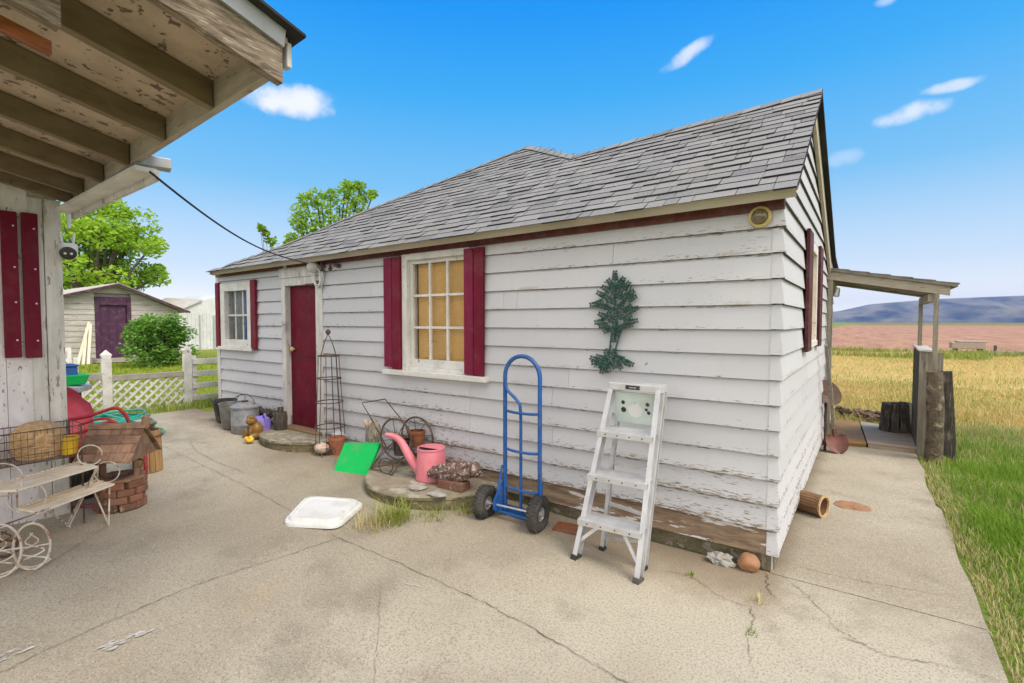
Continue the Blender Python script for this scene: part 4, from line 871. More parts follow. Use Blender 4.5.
b = MB(); hd = Vector((-.35, .93, 0)); b.tube(smooth_path([wc+hd*.118+Vector((0, 0, .255)), wc+hd*.18+Vector((0, 0, .22)), wc+hd*.175+Vector((0, 0, .11)), wc+hd*.128+Vector((0, 0, .06))], 6), .011, 8); b.build('handle', 'pink', WC, smooth=True)
# mottled ornament on a brick
lc = Vector((-2.33, -.33, PT)); LG = thing('crusted_ornament', lc, 'mottled red and white log shaped ornament lying on a brick on the concrete pad', 'garden ornament')
b = MB(); b.box(lc+Vector((.01, -.02, .035)), (.25, .12, .075), Matrix.Rotation(.05, 3, 'Z')); b.build('brick_base', 'brick', LG, bevel=.008)
def R_axis(d):
    z = Vector(d).normalized(); x = z.orthogonal().normalized(); return Matrix((x, z.cross(x), z)).transposed()
b = MB(); b.blob(lc+Vector((0, 0, .135)), (.080, .074, .22), 3, .30, 20, 3.2, R_axis((1, .1, .20))); b.blob(lc+Vector((-.20, -.02, .10)), (.05, .05, .09), 5, .3, 12, 4, R_axis((1, .1, .5))); b.build('body', 'mottle', LG, smooth=True)
b = MB(); b.blob(lc+Vector((.20, .02, .175)), (.055, .055, .06), 8, .4, 10, 4, R_axis((1, .1, .2))); b.build('head', 'mottle', LG, smooth=True)
# flat stones on the pad
for (px, py, sx, sy, a, lab) in ((418, 489, .15, .07, .5, 'flat grey stone chip left of the mottled ornament, the rounder one'), (437, 496, .17, .05, .2, 'long flat grey stone chip lying nearest the pad edge')):
    q = Z(px, py, PT); b = MB(); b.blob(q+Vector((0, 0, .012)), (sx*.5, sy*.8, .012), px, .3, 10, 3, Matrix.Rotation(a, 3, 'Z')); tag(b.build('stone_chip', 'stone', loc=q), lab, 'stone')
# wheeled wire planter
CT = thing('wheeled_planter', (-3.12, -.12, PT), 'rusty two wheeled wire garden cart with a bent handle, behind the pink watering can', 'garden cart')
for px, py, r_, yy in ((396, 439, .19, -.25), (417, 437, .19, -.07)):
    c_ = Y(px, py, yy); u = Vector((1, .1, 0)).normalized(); v = Vector((0, 0, 1)); b = MB()
    b.tube([c_+u*r_*math.cos(a)+v*r_*math.sin(a) for a in [6.283*i/36 for i in range(36)]], .009, 6, closed=True)
    for i in range(8): a = 6.283*i/8+.2; b.tube([c_, c_+u*r_*math.cos(a)+v*r_*math.sin(a)], .0035, 5)
    b.lathe(c_, [(0, -.025), (.02, -.022), (.02, .022), (0, .025)], 10, (-.1, 1, 0)); b.build('wheel', 'rustiron', CT, smooth=True)
    if px == 396: c1_ = c_
    else: c2_ = c_
b = MB(); h0, h1, h2, h3 = Y(372, 420, -.30), Y(362, 403, -.30), Y(385, 399, -.16), Y(405, 424, -.16)
b.tube([Y(386, 446, -.25), h0, h1, h2, h3, Y(412, 446, -.12)], .0065, 6); b.build('handle', 'rustiron', CT, smooth=True)
b = MB(); b.tube([c1_, c2_], .006, 6)
q1, q2, q3 = Vector((-3.3, -.42, PT+.02)), Vector((-2.98, -.3, PT+.1)), Vector((-3.1, -.12, PT+.24))
for a, c_ in ((c1_, q1), (c1_, Vector((-2.93, -.22, PT+.27))), (c2_, Vector((-2.95, -.1, PT+.26))), (q1, q2), (q1, Vector((-3.0, -.42, PT+.008))), (Vector((-3.0, -.42, PT+.008)), Vector((-2.93, -.22, PT+.27))), (Y(386, 446, -.25), q1)): b.tube([a, c_], .0055, 6)
b.tube(arc((-3.13, -.38, PT+.06), .07, 0, 6.283, 18, (1, .3, 0), (0, 0, 1))[:-1], .005, 6, closed=True)
b.build('frame', 'rustiron', CT, smooth=True)
pc2 = Y(417, 437, -.15); b = MB(); b.lathe(Vector((pc2.x, pc2.y, pc2.z-.09)), [(0, 0), (.055, 0), (.078, .13), (.082, .13), (.082, .15), (.07, .15)], 20); tag(b.build('plant_pot', 'rust', loc=pc2-Vector((0, 0, .09)), smooth=True), 'rust orange pot sitting in the wheeled wire cart', 'pot')
pc3 = Y(401, 442, -.14); b = MB(); b.lathe(Vector((pc3.x, pc3.y, pc3.z-.12)), [(0, 0), (.065, 0), (.085, .15), (.085, .17), (.07, .17), (0, .16)], 18); tag(b.build('plant_pot', 'charwood', loc=pc3-Vector((0, 0, .12)), smooth=True), 'dark pot inside the wire cart left of the orange pot', 'pot')
# bunch of grey striped cloth tied with a bow, beside the cart
sc_ = Y(373, 432, -.22); CB = thing('cloth_bundle', Vector((sc_.x, sc_.y, PT-.05)), 'grey striped cloth bundle tied with a bow at the wall, behind the green board', 'cloth bundle')
b = MB(); b.blob(Vector((sc_.x, sc_.y, sc_.z-.015)), (.085, .06, .15), 9, .3, 14, 3.0); b.build('cloth', 'straw', CB, smooth=True)
b = MB(); bz = sc_+Vector((.02, -.065, .085))
for s_ in (-1, 1): b.blob(bz+Vector((.035*s_, -.01, .02)), (.04, .015, .022), 3+s_, .3, 8, 4, Matrix.Rotation(-.7*s_, 3, 'Y'))
b.build('bow', 'flower', CB, smooth=True)
# bright green board leaning
q0, q1 = G(333, 472), G(366, 477); q2, q3 = Y(380, 442.5, q1.y+.17), Y(344.5, 442.5, q0.y+.17); nn = (q1-q0).cross(q3-q0).normalized()*-.04
b = MB(); b.hexa([q0, q1, q1-nn*-1, q0-nn*-1, q3, q2, q2+nn, q3+nn]) if False else b.add([q0, q1, q2, q3, q0+nn, q1+nn, q2+nn, q3+nn], [(0, 1, 2, 3), (7, 6, 5, 4), (0, 4, 5, 1), (1, 5, 6, 2), (2, 6, 7, 3), (3, 7, 4, 0)])
tag(b.build('green_board', 'greenboard', loc=q0, bevel=.004), 'bright green board tilted back beside the concrete pad', 'board')
# small things behind the green board
q = G(334, 456); b = MB(); b.lathe(q+Vector((0, .04, 0)), [(0, .01), (.05, .01), (.085, .17), (.09, .17), (.09, .20), (.08, .2), (.07, .15), (0, .14)], 20); tag(b.build('flower_pot', 'terracotta', loc=q, smooth=True), 'terracotta pot half hidden behind the green board', 'pot')
q = G(346, 448)+Vector((0, -.05, 0)); b = MB(); b.blob(q+Vector((0, 0, .16)), (.13, .09, .05), 4, .3, 12, 3); b.bb(q+Vector((-.1, -.06, 0)), q+Vector((.1, .06, .14))); tag(b.build('plastic_tub', 'clearpl', loc=q, smooth=True), 'cloudy plastic wrapped tub behind the green board', 'tub')
q = G(322, 456); FB = thing('patterned_ball', q, 'flower patterned ball on a small wire stand at the foot of the iron obelisk', 'garden ornament')
b = MB(); b.blob(q+Vector((0, 0, .085)), (.085, .07, .06), 6, .12, 12, 2); b.build('ball', 'flower', FB, smooth=True)
b = MB()
for s_ in (-1, 1): b.tube(smooth_path([q+Vector((.1*s_, -.06, .006)), q+Vector((.07*s_, -.05, .05)), q+Vector((.05*s_, 0, .03)), q+Vector((.08*s_, .05, .006))], 4), .005, 5)
b.tube(arc(q+Vector((0, 0, .05)), .075, 0, 6.283, 16, (1, 0, 0), (0, 1, 0))[:-1], .005, 5, closed=True); b.build('wire_stand', 'rustiron', FB)
# iron obelisk trellis
oc = Vector((-4.27, -.17, zg(-4.33)+.012)); OB = thing('garden_obelisk', oc, 'tall rusty wire obelisk trellis standing right of the dark red door', 'trellis')
zt_ = Y(331, 329, -.17).z-oc.z
b = MB(); lean = Vector((-.02, .0, 0)); H1 = zt_-.06
rad_at = lambda f: .165-.075*f if f < .82 else .1035*max(0, 1-(f-.82)/.18)**.7+.004
nleg = 12
for i in range(nleg):
    a = 6.283*i/nleg+.2; b.tube([oc+lean*f+Vector((rad_at(f)*math.cos(a), rad_at(f)*math.sin(a), H1*f)) for f in ((0, .3, .6, .82, .88, .94, 1) if i % 3 == 0 else (.02, .3, .6, .82))], .0048 if i % 3 == 0 else .0034, 5)
b.build('upright', 'rustiron', OB, smooth=True)
for f in (.06, .22, .43, .63, .82):
    b = MB(); b.tube([oc+lean*f+Vector((rad_at(f)*1.03*math.cos(a), rad_at(f)*1.03*math.sin(a), H1*f)) for a in [6.283*i/24 for i in range(24)]], .0065, 6, closed=True); b.build('hoop', 'rustiron', OB, smooth=True)
b = MB(); b.blob(oc+lean+Vector((0, 0, H1+.028)), (.027, .027, .03), 1, .02, 10); b.build('finial', 'rustiron', OB, smooth=True)
# half round door step
dc = Vector((-4.90, -.10, 0)); DT = .262; DS = thing('door_step', Vector((dc.x, dc.y, zg(dc.x))), 'half round stone step in front of the dark red door', 'step')
b = MB(); half_disc(b, dc, .55, 0, DT-.0, seed=9, ry=.78, back=.0); b.build('top', 'padcon', DS)
b = MB(); n = 36; V = []
for i in range(n+1):
    a = math.pi+math.pi*i/n; q = .554*(1+.012*noise.noise(Vector((math.cos(a)*5, math.sin(a)*5, 3))))
    for zz, k in ((DT-.004, .996), (DT-.03, 1.014), (DT-.045, 1.0), (zg(dc.x)-.03, 1.005)): V.append((dc.x+q*k*math.cos(a), dc.y+.78*q*k*math.sin(a), zz))
b.add(V, [(4*i+j, 4*i+j+1, 4*(i+1)+j+1, 4*(i+1)+j) for i in range(n) for j in range(3)]); b.build('edge', 'padside', DS)
# row of pots and cans along the wall left of the door
def at(px, py): q = G(px, py); q.z = zg(q.x)+.012; return q
q = Vector((-6.45, -.26, .25)); b = MB(); b.lathe(q, [(0, .0), (.10, 0), (.14, .24), (.15, .25), (.15, .28), (.13, .28), (.12, .2), (0, .19)], 20); tag(b.build('black_pot', 'black', loc=q, smooth=True), 'black plastic pot at the left end of the row by the wall', 'pot')
q = Vector((-6.05, -.34, .22)); BK = thing('bucket', q, 'old open galvanised bucket with a wire handle, left of the lidded can', 'bucket')
b = MB(); b.lathe(q, [(0, 0), (.125, 0), (.13, .01), (.16, .30), (.168, .305), (.168, .315), (.155, .312), (.13, .06), (0, .05)], 28); b.build('pail', 'galvdark', BK, smooth=True)
b = MB(); b.tube(arc(q+Vector((0, 0, .29)), .165, .3, math.pi-.3, 14, (1, 0, 0), (0, .75, .66)), .004, 6); b.build('handle', 'rustiron', BK, smooth=True)
q = Vector((-5.76, -.34, .205)); CN = thing('lidded_can', q, 'grey galvanised can with domed lid and wire bail, in the row left of the door', 'can')
b = MB(); b.lathe(q, [(0, 0), (.150, 0), (.155, .006), (.155, .10), (.158, .105), (.155, .11), (.155, .29), (.162, .295), (.162, .305)], 28); b.build('drum', 'galv', CN, smooth=True)
b = MB(); b.lathe(q, [(.165, .302), (.165, .318), (.10, .352), (.05, .365), (0, .367)], 28); b.build('lid', 'galv', CN, smooth=True)
b = MB(); b.tube(arc(q+Vector((0, 0, .30)), .15, .25, math.pi-.25, 16, (.9, .4, 0), (0, 0, 1.1)), .0045, 6); b.bb(q+Vector((-.03, -.03, .36)), q+Vector((.03, .03, .385))); b.build('bail_handle', 'rustiron', CN, smooth=True)
q = at(252, 440)+Vector((-.02, .06, 0)); FG = thing('frog_figure', q, 'brown glazed sitting frog figure between the lidded can and the violet jug', 'figurine')
b = MB(); b.blob(q+Vector((0, 0, .10)), (.085, .075, .10), 2, .15, 14, 2); b.blob(q+Vector((-.02, -.04, .205)), (.062, .06, .05), 3, .12, 12, 2)
for s_ in (-1, 1): b.blob(q+Vector((.035*s_-.02, -.055, .25)), (.02, .02, .02), 1, .05, 8); b.blob(q+Vector((.075*s_, -.05, .04)), (.04, .07, .04), 4, .1, 10); b.blob(q+Vector((.05*s_, -.09, .07)), (.018, .02, .06), 4, .1, 8)
b.build('body', 'ochre', FG, smooth=True)
q = at(251, 444)+Vector((0, -.02, 0)); b = MB()
for i in range(7): a = i*.9; b.blob(q+Vector((.035*math.cos(a), .025*math.sin(a), .035+.012*(i % 3))), (.026, .024, .022), i, .3, 7, 5)
tag(b.build('painted_stone', 'yellow', loc=q, smooth=True), 'small yellow lump on the ground in front of the frog figure', 'ornament')
q = Vector((-5.47, -.30, .195)); JG = thing('plastic_jug', q, 'violet plastic jug at the wall beside the door step', 'jug')
b = MB(); b.lathe(q, [(0, 0), (.105, 0), (.112, .012), (.112, .15), (.095, .2), (.05, .225), (0, .23)], 24); b.build('body', 'purple', JG, smooth=True)
b = MB(); b.tube(smooth_path([q+Vector((.05, 0, .21)), q+Vector((.09, 0, .26)), q+Vector((.12, 0, .2)), q+Vector((.11, 0, .12))], 5), .012, 8); b.build('handle', 'purple', JG, smooth=True)
q = Vector((-5.72, -.10, .2)); b = MB()
for i in range(9): b.blob(q+Vector((rj.uniform(-.22, .3), rj.uniform(-.06, .05), .09+rj.uniform(-.05, .13))), (.07, .05, .06), i, .7, 8, 6)
tag(b.build('dried_plants', 'charwood', loc=q), 'dark tangle of dried plants behind the can and the jug', 'dried plants')
q = Vector((-5.28, -.16, .2)); b = MB(); b.lathe(q, [(0, 0), (.07, 0), (.08, .2), (.07, .27), (.0, .28)], 14); b.cyl(q+Vector((.0, 0, .25)), q+Vector((0, 0, .33)), .035, 12); tag(b.build('dark_bottle', 'charwood', loc=q, smooth=True), 'dark bottle shaped post between the violet jug and the door frame', 'bottle')
# white tray lid on the concrete
c_ = (G(281, 527)+G(365, 505)+G(325, 533)+G(318, 500))/4; A_, B_, C_, D_ = G(281, 528), G(338, 533), G(366, 507), G(305, 500)
LT = thing('storage_lid', (A_+B_+C_+D_)/4, 'white plastic storage box lid lying flat on the concrete', 'lid')
def lid_ring(s, z):
    P = []; cs = [A_, B_, C_, D_]; ce = (A_+B_+C_+D_)/4
    for i in range(4):
        p0, p1, p2 = cs[i-1], cs[i], cs[(i+1) % 4]
        for k in range(6):
            t_ = k/5; a = p1+(p0-p1)*.22*(1-t_); c2 = p1+(p2-p1)*.22*t_; q = a*(1-t_)+c2*t_ if False else (p1+(p0-p1)*.20*(1-t_)**2+(p2-p1)*.20*t_**2)
            v = ce+(q-ce)*s; P.append((v.x, v.y, zg(ce.x)+GZ+z))
    return P
rings = [lid_ring(1.0, 0), lid_ring(1.0, .022), lid_ring(.975, .030), lid_ring(.90, .030), lid_ring(.875, .052), lid_ring(.86, .056), lid_ring(.74, .056), lid_ring(.73, .050), lid_ring(.3, .050)]
N = len(rings[0]); b = MB(); b.add([p for r in rings for p in r], [(i*N+k, i*N+(k+1) % N, (i+1)*N+(k+1) % N, (i+1)*N+k) for i in range(len(rings)-1) for k in range(N)]+[tuple((len(rings)-1)*N+k for k in range(N))])
b.build('shell', 'whiteplastic', LT, smooth=True, bevel=.0)
# stones at the corner
q = G(720, 566); b = MB(); b.blob(q+Vector((0, .02, .033)), (.075, .05, .045), 12, .5, 14, 2.2); tag(b.build('grey_rock', 'stone', loc=q), 'rough grey rock at the wall foot near the corner', 'rock')
q = G(748, 573); b = MB(); b.blob(q+Vector((0, .02, .055)), (.066, .055, .058), 5, .15, 16, 1.6); tag(b.build('round_cobble', 'cobble', loc=q, smooth=True), 'round orange brown cobble at the wall foot beside the corner', 'rock')
# slatted basket on its side, flat stone, by the gable
c_ = Vector((.105, 1.22, .098)); ax_ = Vector((.93, -.36, 0)).normalized(); BS = thing('slatted_basket', Vector((c_.x, c_.y, GZ)), 'brown slatted round basket lying on its side by the gable wall', 'basket')
q_ = Vector((0, 0, 1)).rotation_difference(ax_); b = MB()
for i in range(22):
    a = 6.283*i/22; e = q_ @ Vector((math.cos(a), math.sin(a), 0)); tv = q_ @ Vector((-math.sin(a), math.cos(a), 0))
    b.box(c_+e*.078, (.02, .008, .18), Matrix((tv, e, ax_)).transposed())
b.build('slats', 'darkwicker', BS, bevel=.002)
b = MB(); b.lathe(c_, [(.073, -.085), (.073, .08)], 24, ax_); b.lathe(c_, [(0, -.08), (.073, -.08)], 24, ax_); b.build('lining', 'darkwicker', BS, smooth=True)
b = MB(); b.lathe(c_, [(.07, .08), (.088, .08), (.090, .093), (.072, .093), (.07, .08)], 28, ax_); b.build('rim', 'wicker', BS, smooth=True)
q = G(852, 508); b = MB(); b.blob(q+Vector((0, 0, .014)), (.13, .11, .02), 17, .25, 12, 1.8, Matrix.Rotation(-.1, 3, 'Z')); tag(b.build('flat_stone', 'cobble', loc=q), 'flat brown stone lying on the concrete path by the gable', 'stone')
# shovel leaning at the gable wall
SH = thing('shovel', G(838, 452), 'old shovel with a red brown blade leaning on the gable wall', 'shovel')
s0, s1 = X(826, 345, .085), Vector((.13, 3.62, .28)); b = MB(); b.tube([s0, s0*.5+s1*.5+Vector((.008, 0, 0)), s1], .017, 8, r2=.019); b.build('handle', 'greywood_z', SH, smooth=True)
b = MB(); b.cyl(s1+Vector((0, .0, .05)), s1+Vector((.012, -.01, -.09)), .024, 10); b.build('socket', 'shovelrust', SH, smooth=True)
b = MB(); bc = s1+Vector((.015, -.01, -.07)); tip = Vector((.20, 3.50, .014)); d = (tip-bc); L_ = d.length; d.normalize(); sx_ = Vector((.95, .25, 0)); sx_ = (sx_-d*sx_.dot(d)).normalized(); nn = d.cross(sx_); V = []; 
rows = [(0, .06), (.06, .105), (.3, .115), (.6, .112), (.82, .085), (.95, .045), (1, .012)]
for f, hw in rows:
    for j in range(7): u = -1+j/3; V.append(bc+d*L_*f+sx_*hw*u+nn*(.028*(u*u)-.02*f))
fs = [(i*7+j, i*7+j+1, (i+1)*7+j+1, (i+1)*7+j) for i in range(6) for j in range(6)]; m0 = len(V); V += [v+nn*.004 for v in V]; b.add(V, fs+[tuple(m0+k for k in reversed(f)) for f in fs]); b.build('blade', 'shovelrust', SH, smooth=True)
# porch floor boards, stump, half wall, log post
b = MB(); P = [G(826, 446), G(866, 449), G(858, 426), G(833, 424)]; b.slab([(p.x, p.y, .075) for p in P], .02); b.slab([(P[0].x+.02, P[0].y+.03, .054), (P[1].x, P[1].y+.03, .054), (P[2].x, P[2].y, .054), (P[3].x+.02, P[3].y, .054)], .05)
tag(b.build('plywood_sheet', 'ply', loc=(P[0].x, P[0].y, 0)), 'tawny plywood sheet on the ground under the porch roof', 'plywood')
b = MB(); P2 = [G(867, 449), G(926, 456), G(919, 437), G(860, 427)]; b.slab([(p.x, p.y, .088) for p in P2], .022); b.slab([(p.x+(.01 if i in (0, 3) else -.01), p.y+(.02 if i < 2 else -.02), .065) for i, p in enumerate(P2)], .06)
tag(b.build('deck_board', 'plank', loc=(P2[0].x, P2[0].y, 0), bevel=.003), 'grey weathered deck board beside the plywood under the porch', 'board')
q = Vector((.78, 5.05, 0)); ST = thing('plank_tub', q, 'dark old tub of upright planks standing on the porch floor', 'tub'); b = MB()
for i in range(11):
    a = 6.283*i/11; e = Vector((math.cos(a), math.sin(a), 0)); b.box(q+e*.165+Vector((0, 0, .245+rj.uniform(-.012, .012))), (.085, .03, .43), Matrix.Rotation(a+1.5708, 3, 'Z') @ Matrix.Rotation(-.08, 3, 'X'))
b.build('planks', 'charwood', ST, bevel=.006)
b = MB(); b.cyl(q+Vector((0, 0, .36)), q+Vector((0, 0, .38)), .15, 16); b.build('earth', 'foundation', ST)
LP = thing('log_post', Vector((1.055, 3.83, 0)), 'thick dark log post under the thin porch post at the lawn edge', 'post')
b = MB(); rings = []; n = 16; V = []
for j in range(12):
    z_ = j/11*1.0
    for k in range(n): a = 6.283*k/n; r_ = .075*(1+.12*noise.noise(Vector((math.cos(a)*2, math.sin(a)*2, z_*4))))*(1.06-.08*j/11); V.append((1.055+r_*math.cos(a)+.012*math.sin(z_*4), 3.79+r_*math.sin(a), z_))
b.add(V, [(j*n+k, j*n+(k+1) % n, (j+1)*n+(k+1) % n, (j+1)*n+k) for j in range(11) for k in range(n)]+[tuple(11*n+k for k in range(n))]); b.build('trunk', 'log', LP)
HW = thing('half_wall', Vector((1.02, 4.5, 0)), 'grey boarded half wall along the porch edge behind the log post', 'low wall')
hx0, hx1 = Y(919.5, 350, 4.02).x, Y(944, 352, 4.02).x; hz = Y(922, 351, 4.02).z
for i in range(2):
    b = MB(); b.bb((hx0+(hx1-hx0)*i/2+.002, 4.02, 0), (hx0+(hx1-hx0)*(i+1)/2-.002, 4.05, hz-.015*i)); b.build('board', 'greywood_z', HW)
for i in range(4): b = MB(); b.bb((hx0, 4.052+i*.22, 0), (hx0+.025, 4.052+i*.22+.215, hz)); b.build('board', 'charwood', HW)
b = MB(); b.hexa([(hx0-.012, 4.005, hz+.001), (hx0+.13, 4.005, hz-.01), (hx0+.13, 4.9, hz+.01), (hx0-.012, 4.9, hz+.02), (hx0-.012, 4.005, hz+.022), (hx0+.13, 4.005, hz+.012), (hx0+.13, 4.9, hz+.032), (hx0-.012, 4.9, hz+.042)]); b.build('cap', 'wtrim', HW)
b = MB(); a, c2 = Vector((1.215, 3.93, -.01)), Vector((1.13, 3.96, 1.0)); b.beam(a, c2, .022, .13, up=(1, 0, 0)) if False else b.box((a+c2)/2, (.14, .03, (c2-a).length), Matrix.Rotation(-.065, 3, 'Y')); tag(b.build('leaning_plank', 'charwood', loc=(1.26, 3.98, 0), bevel=.004), 'dark plank leaning on the right side of the half wall behind the log', 'plank')
q = X(836, 384, .16); DS_ = thing('round_disc', Vector((q.x, q.y, 0)), 'dark round metal disc leaning at the far end of the gable wall', 'disc')
b = MB(); b.lathe(Vector((.05, q.y+.35, .70)), [(0, 0), (.08, .015), (.15, .04), (.16, .045), (.15, .035), (.0, -.01)], 30, (.6, -.6, .5)); b.build('dish', 'rustiron', DS_, smooth=True); b = MB(); b.cyl((.05, q.y+.35, 0), (.05, q.y+.35, .7), .015, 8); b.build('stake', 'rustiron', DS_)
for cx, cy, n_, sp, lab in ((.22, 6.3, 16, .3, 'heap of broken brown bark at the far edge of the porch floor, left part'), (.68, 6.0, 14, .22, 'scattered dark brick and wood scraps beside the plank tub')):
    b = MB()
    for i in range(n_): b.blob((cx+rj.uniform(-sp, sp), cy+rj.uniform(-.25, .25), .05+rj.uniform(0, .09)), (.09, .05, .035), i, .6, 7, 4, Matrix.Rotation(rj.uniform(0, 3), 3, 'Z') @ Matrix.Rotation(rj.uniform(-.5, .5), 3, 'X'))
    tag(b.build('scrap_heap', 'debris', loc=(cx, cy, 0)), lab, 'scrap heap')

# ------------------------------------------------------------------ the left building with its low porch roof
LX, LY = -4.35, -2.335
B = thing('plank_building', (-5.2, -3.6, .13), 'flaking white plank building with maroon batten shutters and an open rafter porch roof', 'building')
b = MB(); y = LY-.16; i = 0
while y > -5.2:
    w_ = .135+.03*((i*7) % 3)/2; b.bb((LX-.02, y-w_+.003, .10), (LX+.004*(i % 2), y, 2.62)); y -= w_; i += 1
b.build('wall', 'bwall', B)
b = MB(); b.bb((LX-2.6, -5.2, .1), (LX-.021, LY+.0, 2.5)); b.build('wall_core', 'bwall', B)
for y0, y1, x1 in ((LY-.16, LY-.085, LX+.02), (LY-.082, LY+.012, LX+.028)):
    b = MB(); b.bb((LX-.02, y0, .08), (x1, y1, 2.42)); b.build('corner_board', 'wtrim', B, bevel=.004)
for a, c2, q, w2 in ((3, 20, 211, 358), (24, 40.5, 213, 358)):
    y0, y1 = X(a, 300, LX+.03).y, X(c2, 300, LX+.03).y; b = MB(); b.bb((LX+.012, y0, X(a, w2, LX).z), (LX+.035, y1, X(a, q, LX).z))
    s_ = b.build('shutter', 'maroon', B, bevel=.004)
    b = MB()
    for f in (.12, .38, .62, .9): b.cyl((LX+.034, (y0+y1)/2+.02, X(a, w2, LX).z+f), (LX+.039, (y0+y1)/2+.02, X(a, w2, LX).z+f), .006, 8)
    b.build('nail_head', 'whiteplastic', s_)
# porch roof
RS = .18
def rl(y): return 2.40+RS*(-2.42-y)                 # underside of the rafters
F0, F1 = Vector((-1.265, -2.455, 2.40)), Vector((-4.36, -2.285, 2.40)); fd = (F1-F0).normalized(); fn = Vector((-fd.y, fd.x, 0)); fn = fn if fn.y < 0 else -fn
rd = Vector((.11, -.99, 0)).normalized(); rd.z = RS
PRf = MB(); PRf.hexa([F0, F1, F1-fn*.03, F0-fn*.03, F0+Vector((0, 0, .14)), F1+Vector((0, 0, .14)), F1-fn*.03+Vector((0, 0, .14)), F0-fn*.03+Vector((0, 0, .14))])
pf = PRf.build('porch_fascia', 'porchwood', B, bevel=.003)
b = MB(); h_ = .105
d0 = [F0-fn*.05+fd*-.05, F1-fn*.05+fd*.05]; V = []
for q in d0: V += [Vector((q.x, q.y, rl(q.y)+h_)), Vector((q.x, q.y, rl(q.y)+h_))+rd*2.6]
b.slab([V[0]+Vector((0, 0, .022)), V[2]+Vector((0, 0, .022)), V[3]+Vector((0, 0, .022)), V[1]+Vector((0, 0, .022))], .02); deck = b.build('porch_deck', 'osb', B)
b = MB(); up_ = Vector((0, 0, .035)); b.slab([V[0]+up_-fd*.05-fn*.04, V[2]+up_-fn*.04, V[3]+up_, V[1]+up_-fd*.05], .010); b.build('roofing', 'shingle', B)
for x_ in (-1.705, -2.25, -2.80, -3.31, -3.80, -4.12):
    f = (x_-F0.x)/(F1.x-F0.x); p = F0+(F1-F0)*f; p = Vector((p.x, p.y-.004, rl(p.y))); b = MB(); s_ = Vector((.042, 0, 0))
    q = p+rd*2.5; b.hexa([p-s_, p, q, q-s_, p-s_+Vector((0, 0, h_)), p+Vector((0, 0, h_)), q+Vector((0, 0, h_)), q-s_+Vector((0, 0, h_))]); b.build('rafter', 'rafter', B, bevel=.003)
# weathered barge board at the near end, a strip of flashing on it
b = MB(); p = F0-fd*.012+fn*-.03; p = Vector((p.x, p.y, 2.368)); q = p+rd*2.6; o = Vector((.036, 0, 0)); hb_ = Vector((0, 0, .175))
n = 18
for i in range(n):
    a, c2 = p+(q-p)*(i/n), p+(q-p)*((i+1)/n); da, dc_ = [Vector((0, 0, .012*noise.noise(Vector((k*.9, 2, 0))))) for k in (i, i+1)]
    b.hexa([a+da, a+o+da, c2+o+dc_, c2+dc_, a+hb_, a+o+hb_, c2+o+hb_, c2+hb_])
brg = b.build('barge_board', 'greywood', B)
b = MB(); a = p+o+Vector((0, -.0, .118)); c2 = q+o+Vector((0, 0, .118)); b.hexa([a, a+Vector((.012, 0, 0)), c2+Vector((.012, 0, 0)), c2, a+Vector((0, 0, .075)), a+Vector((.03, 0, .075)), c2+Vector((.03, 0, .075)), c2+Vector((0, 0, .075))]); b.build('flashing', 'wetmetal', B)
b = MB(); a = p+Vector((.02, .026, .075)); b.box(a+Vector((.0, .0, .03)), (.034, .018, .085)); b.build('fascia_end', 'wtrim', B, bevel=.004)
# ragged beam hung below the rafters near the camera
e1 = Z(62, 27, 2.335); b = MB(); L_ = rd*1.1; ww = Vector((-.05, 0, 0)); b.hexa([e1+ww, e1, e1+L_, e1+L_+ww, e1+ww+Vector((0, 0, .10)), e1+Vector((0, 0, .10)), e1+L_+Vector((0, 0, .10)), e1+L_+ww+Vector((0, 0, .10))]); hbm = b.build('hanging_beam', 'greywood', B, bevel=.004)
e2 = Z(52, 54, 2.30); b = MB(); ww = Vector((-.028, 0, 0)); b.hexa([e2+ww, e2, e2+L_, e2+L_+ww, e2+ww+Vector((0, 0, .035)), e2+Vector((0, 0, .035)), e2+L_+Vector((0, 0, .035)), e2+L_+ww+Vector((0, 0, .035))]); b.build('beam_strip', 'orange', hbm)
# white eave board and gutter end beyond the porch
a, c2 = Z(64, 214, 2.315), Z(146, 173, 2.335); a.y += .0; b = MB(); dd = (c2-a).normalized(); b.beam(a+Vector((0, 0, .02)), c2+Vector((0, 0, .02)), .10, .026); eb = b.build('eave_board', 'white', B, bevel=.003)
b = MB(); b.beam(a+Vector((-.02, .052, .0)), c2+Vector((0, .052, .0)), .02, .055); b.build('eave_edge', 'wtrim', eb)
g0, g1 = Z(134, 160, 2.42), Z(171, 166, 2.42); b = MB(); b.beam(g0, g1, .09, .055); b.build('gutter_end', 'wetmetal', B, bevel=.004)
b = MB(); p = X(69, 228, LX+.03); b.cyl((p.x, p.y, p.z), (p.x, p.y, 2.42), .012, 8); b.build('drip_pipe', 'whiteplastic', B)

# security camera on the building corner
p = X(68, 251, LX+.04); SCm = thing('security_camera', p, 'white dome security camera with two antennas on the left building corner', 'security camera')
b = MB(); b.blob(p+Vector((0, 0, -.01)), (.055, .055, .055), 1, 0, 14); b.lathe(p, [(.052, -.02), (.056, .0), (.056, .045), (.045, .055), (0, .056)], 20); b.build('housing', 'whiteplastic', SCm, smooth=True)
d = (CAM+Vector((0, 0, -.5))-p).normalized(); b = MB(); b.lathe(p+Vector((0, 0, -.012)), [(.05, .024), (.046, .050), (.02, .062), (.0, .064)], 20, d); fc_ = b.build('face', 'black', SCm, smooth=True)
b = MB(); rr_ = d.cross(Vector((0, 0, 1))).normalized()
for s_ in (-.018, .016): b.lathe(p+Vector((0, 0, -.012))+rr_*s_, [(.009, .058), (.008, .066), (0, .067)], 10, d)
b.build('lens', 'whiteplastic', fc_)
b = MB()
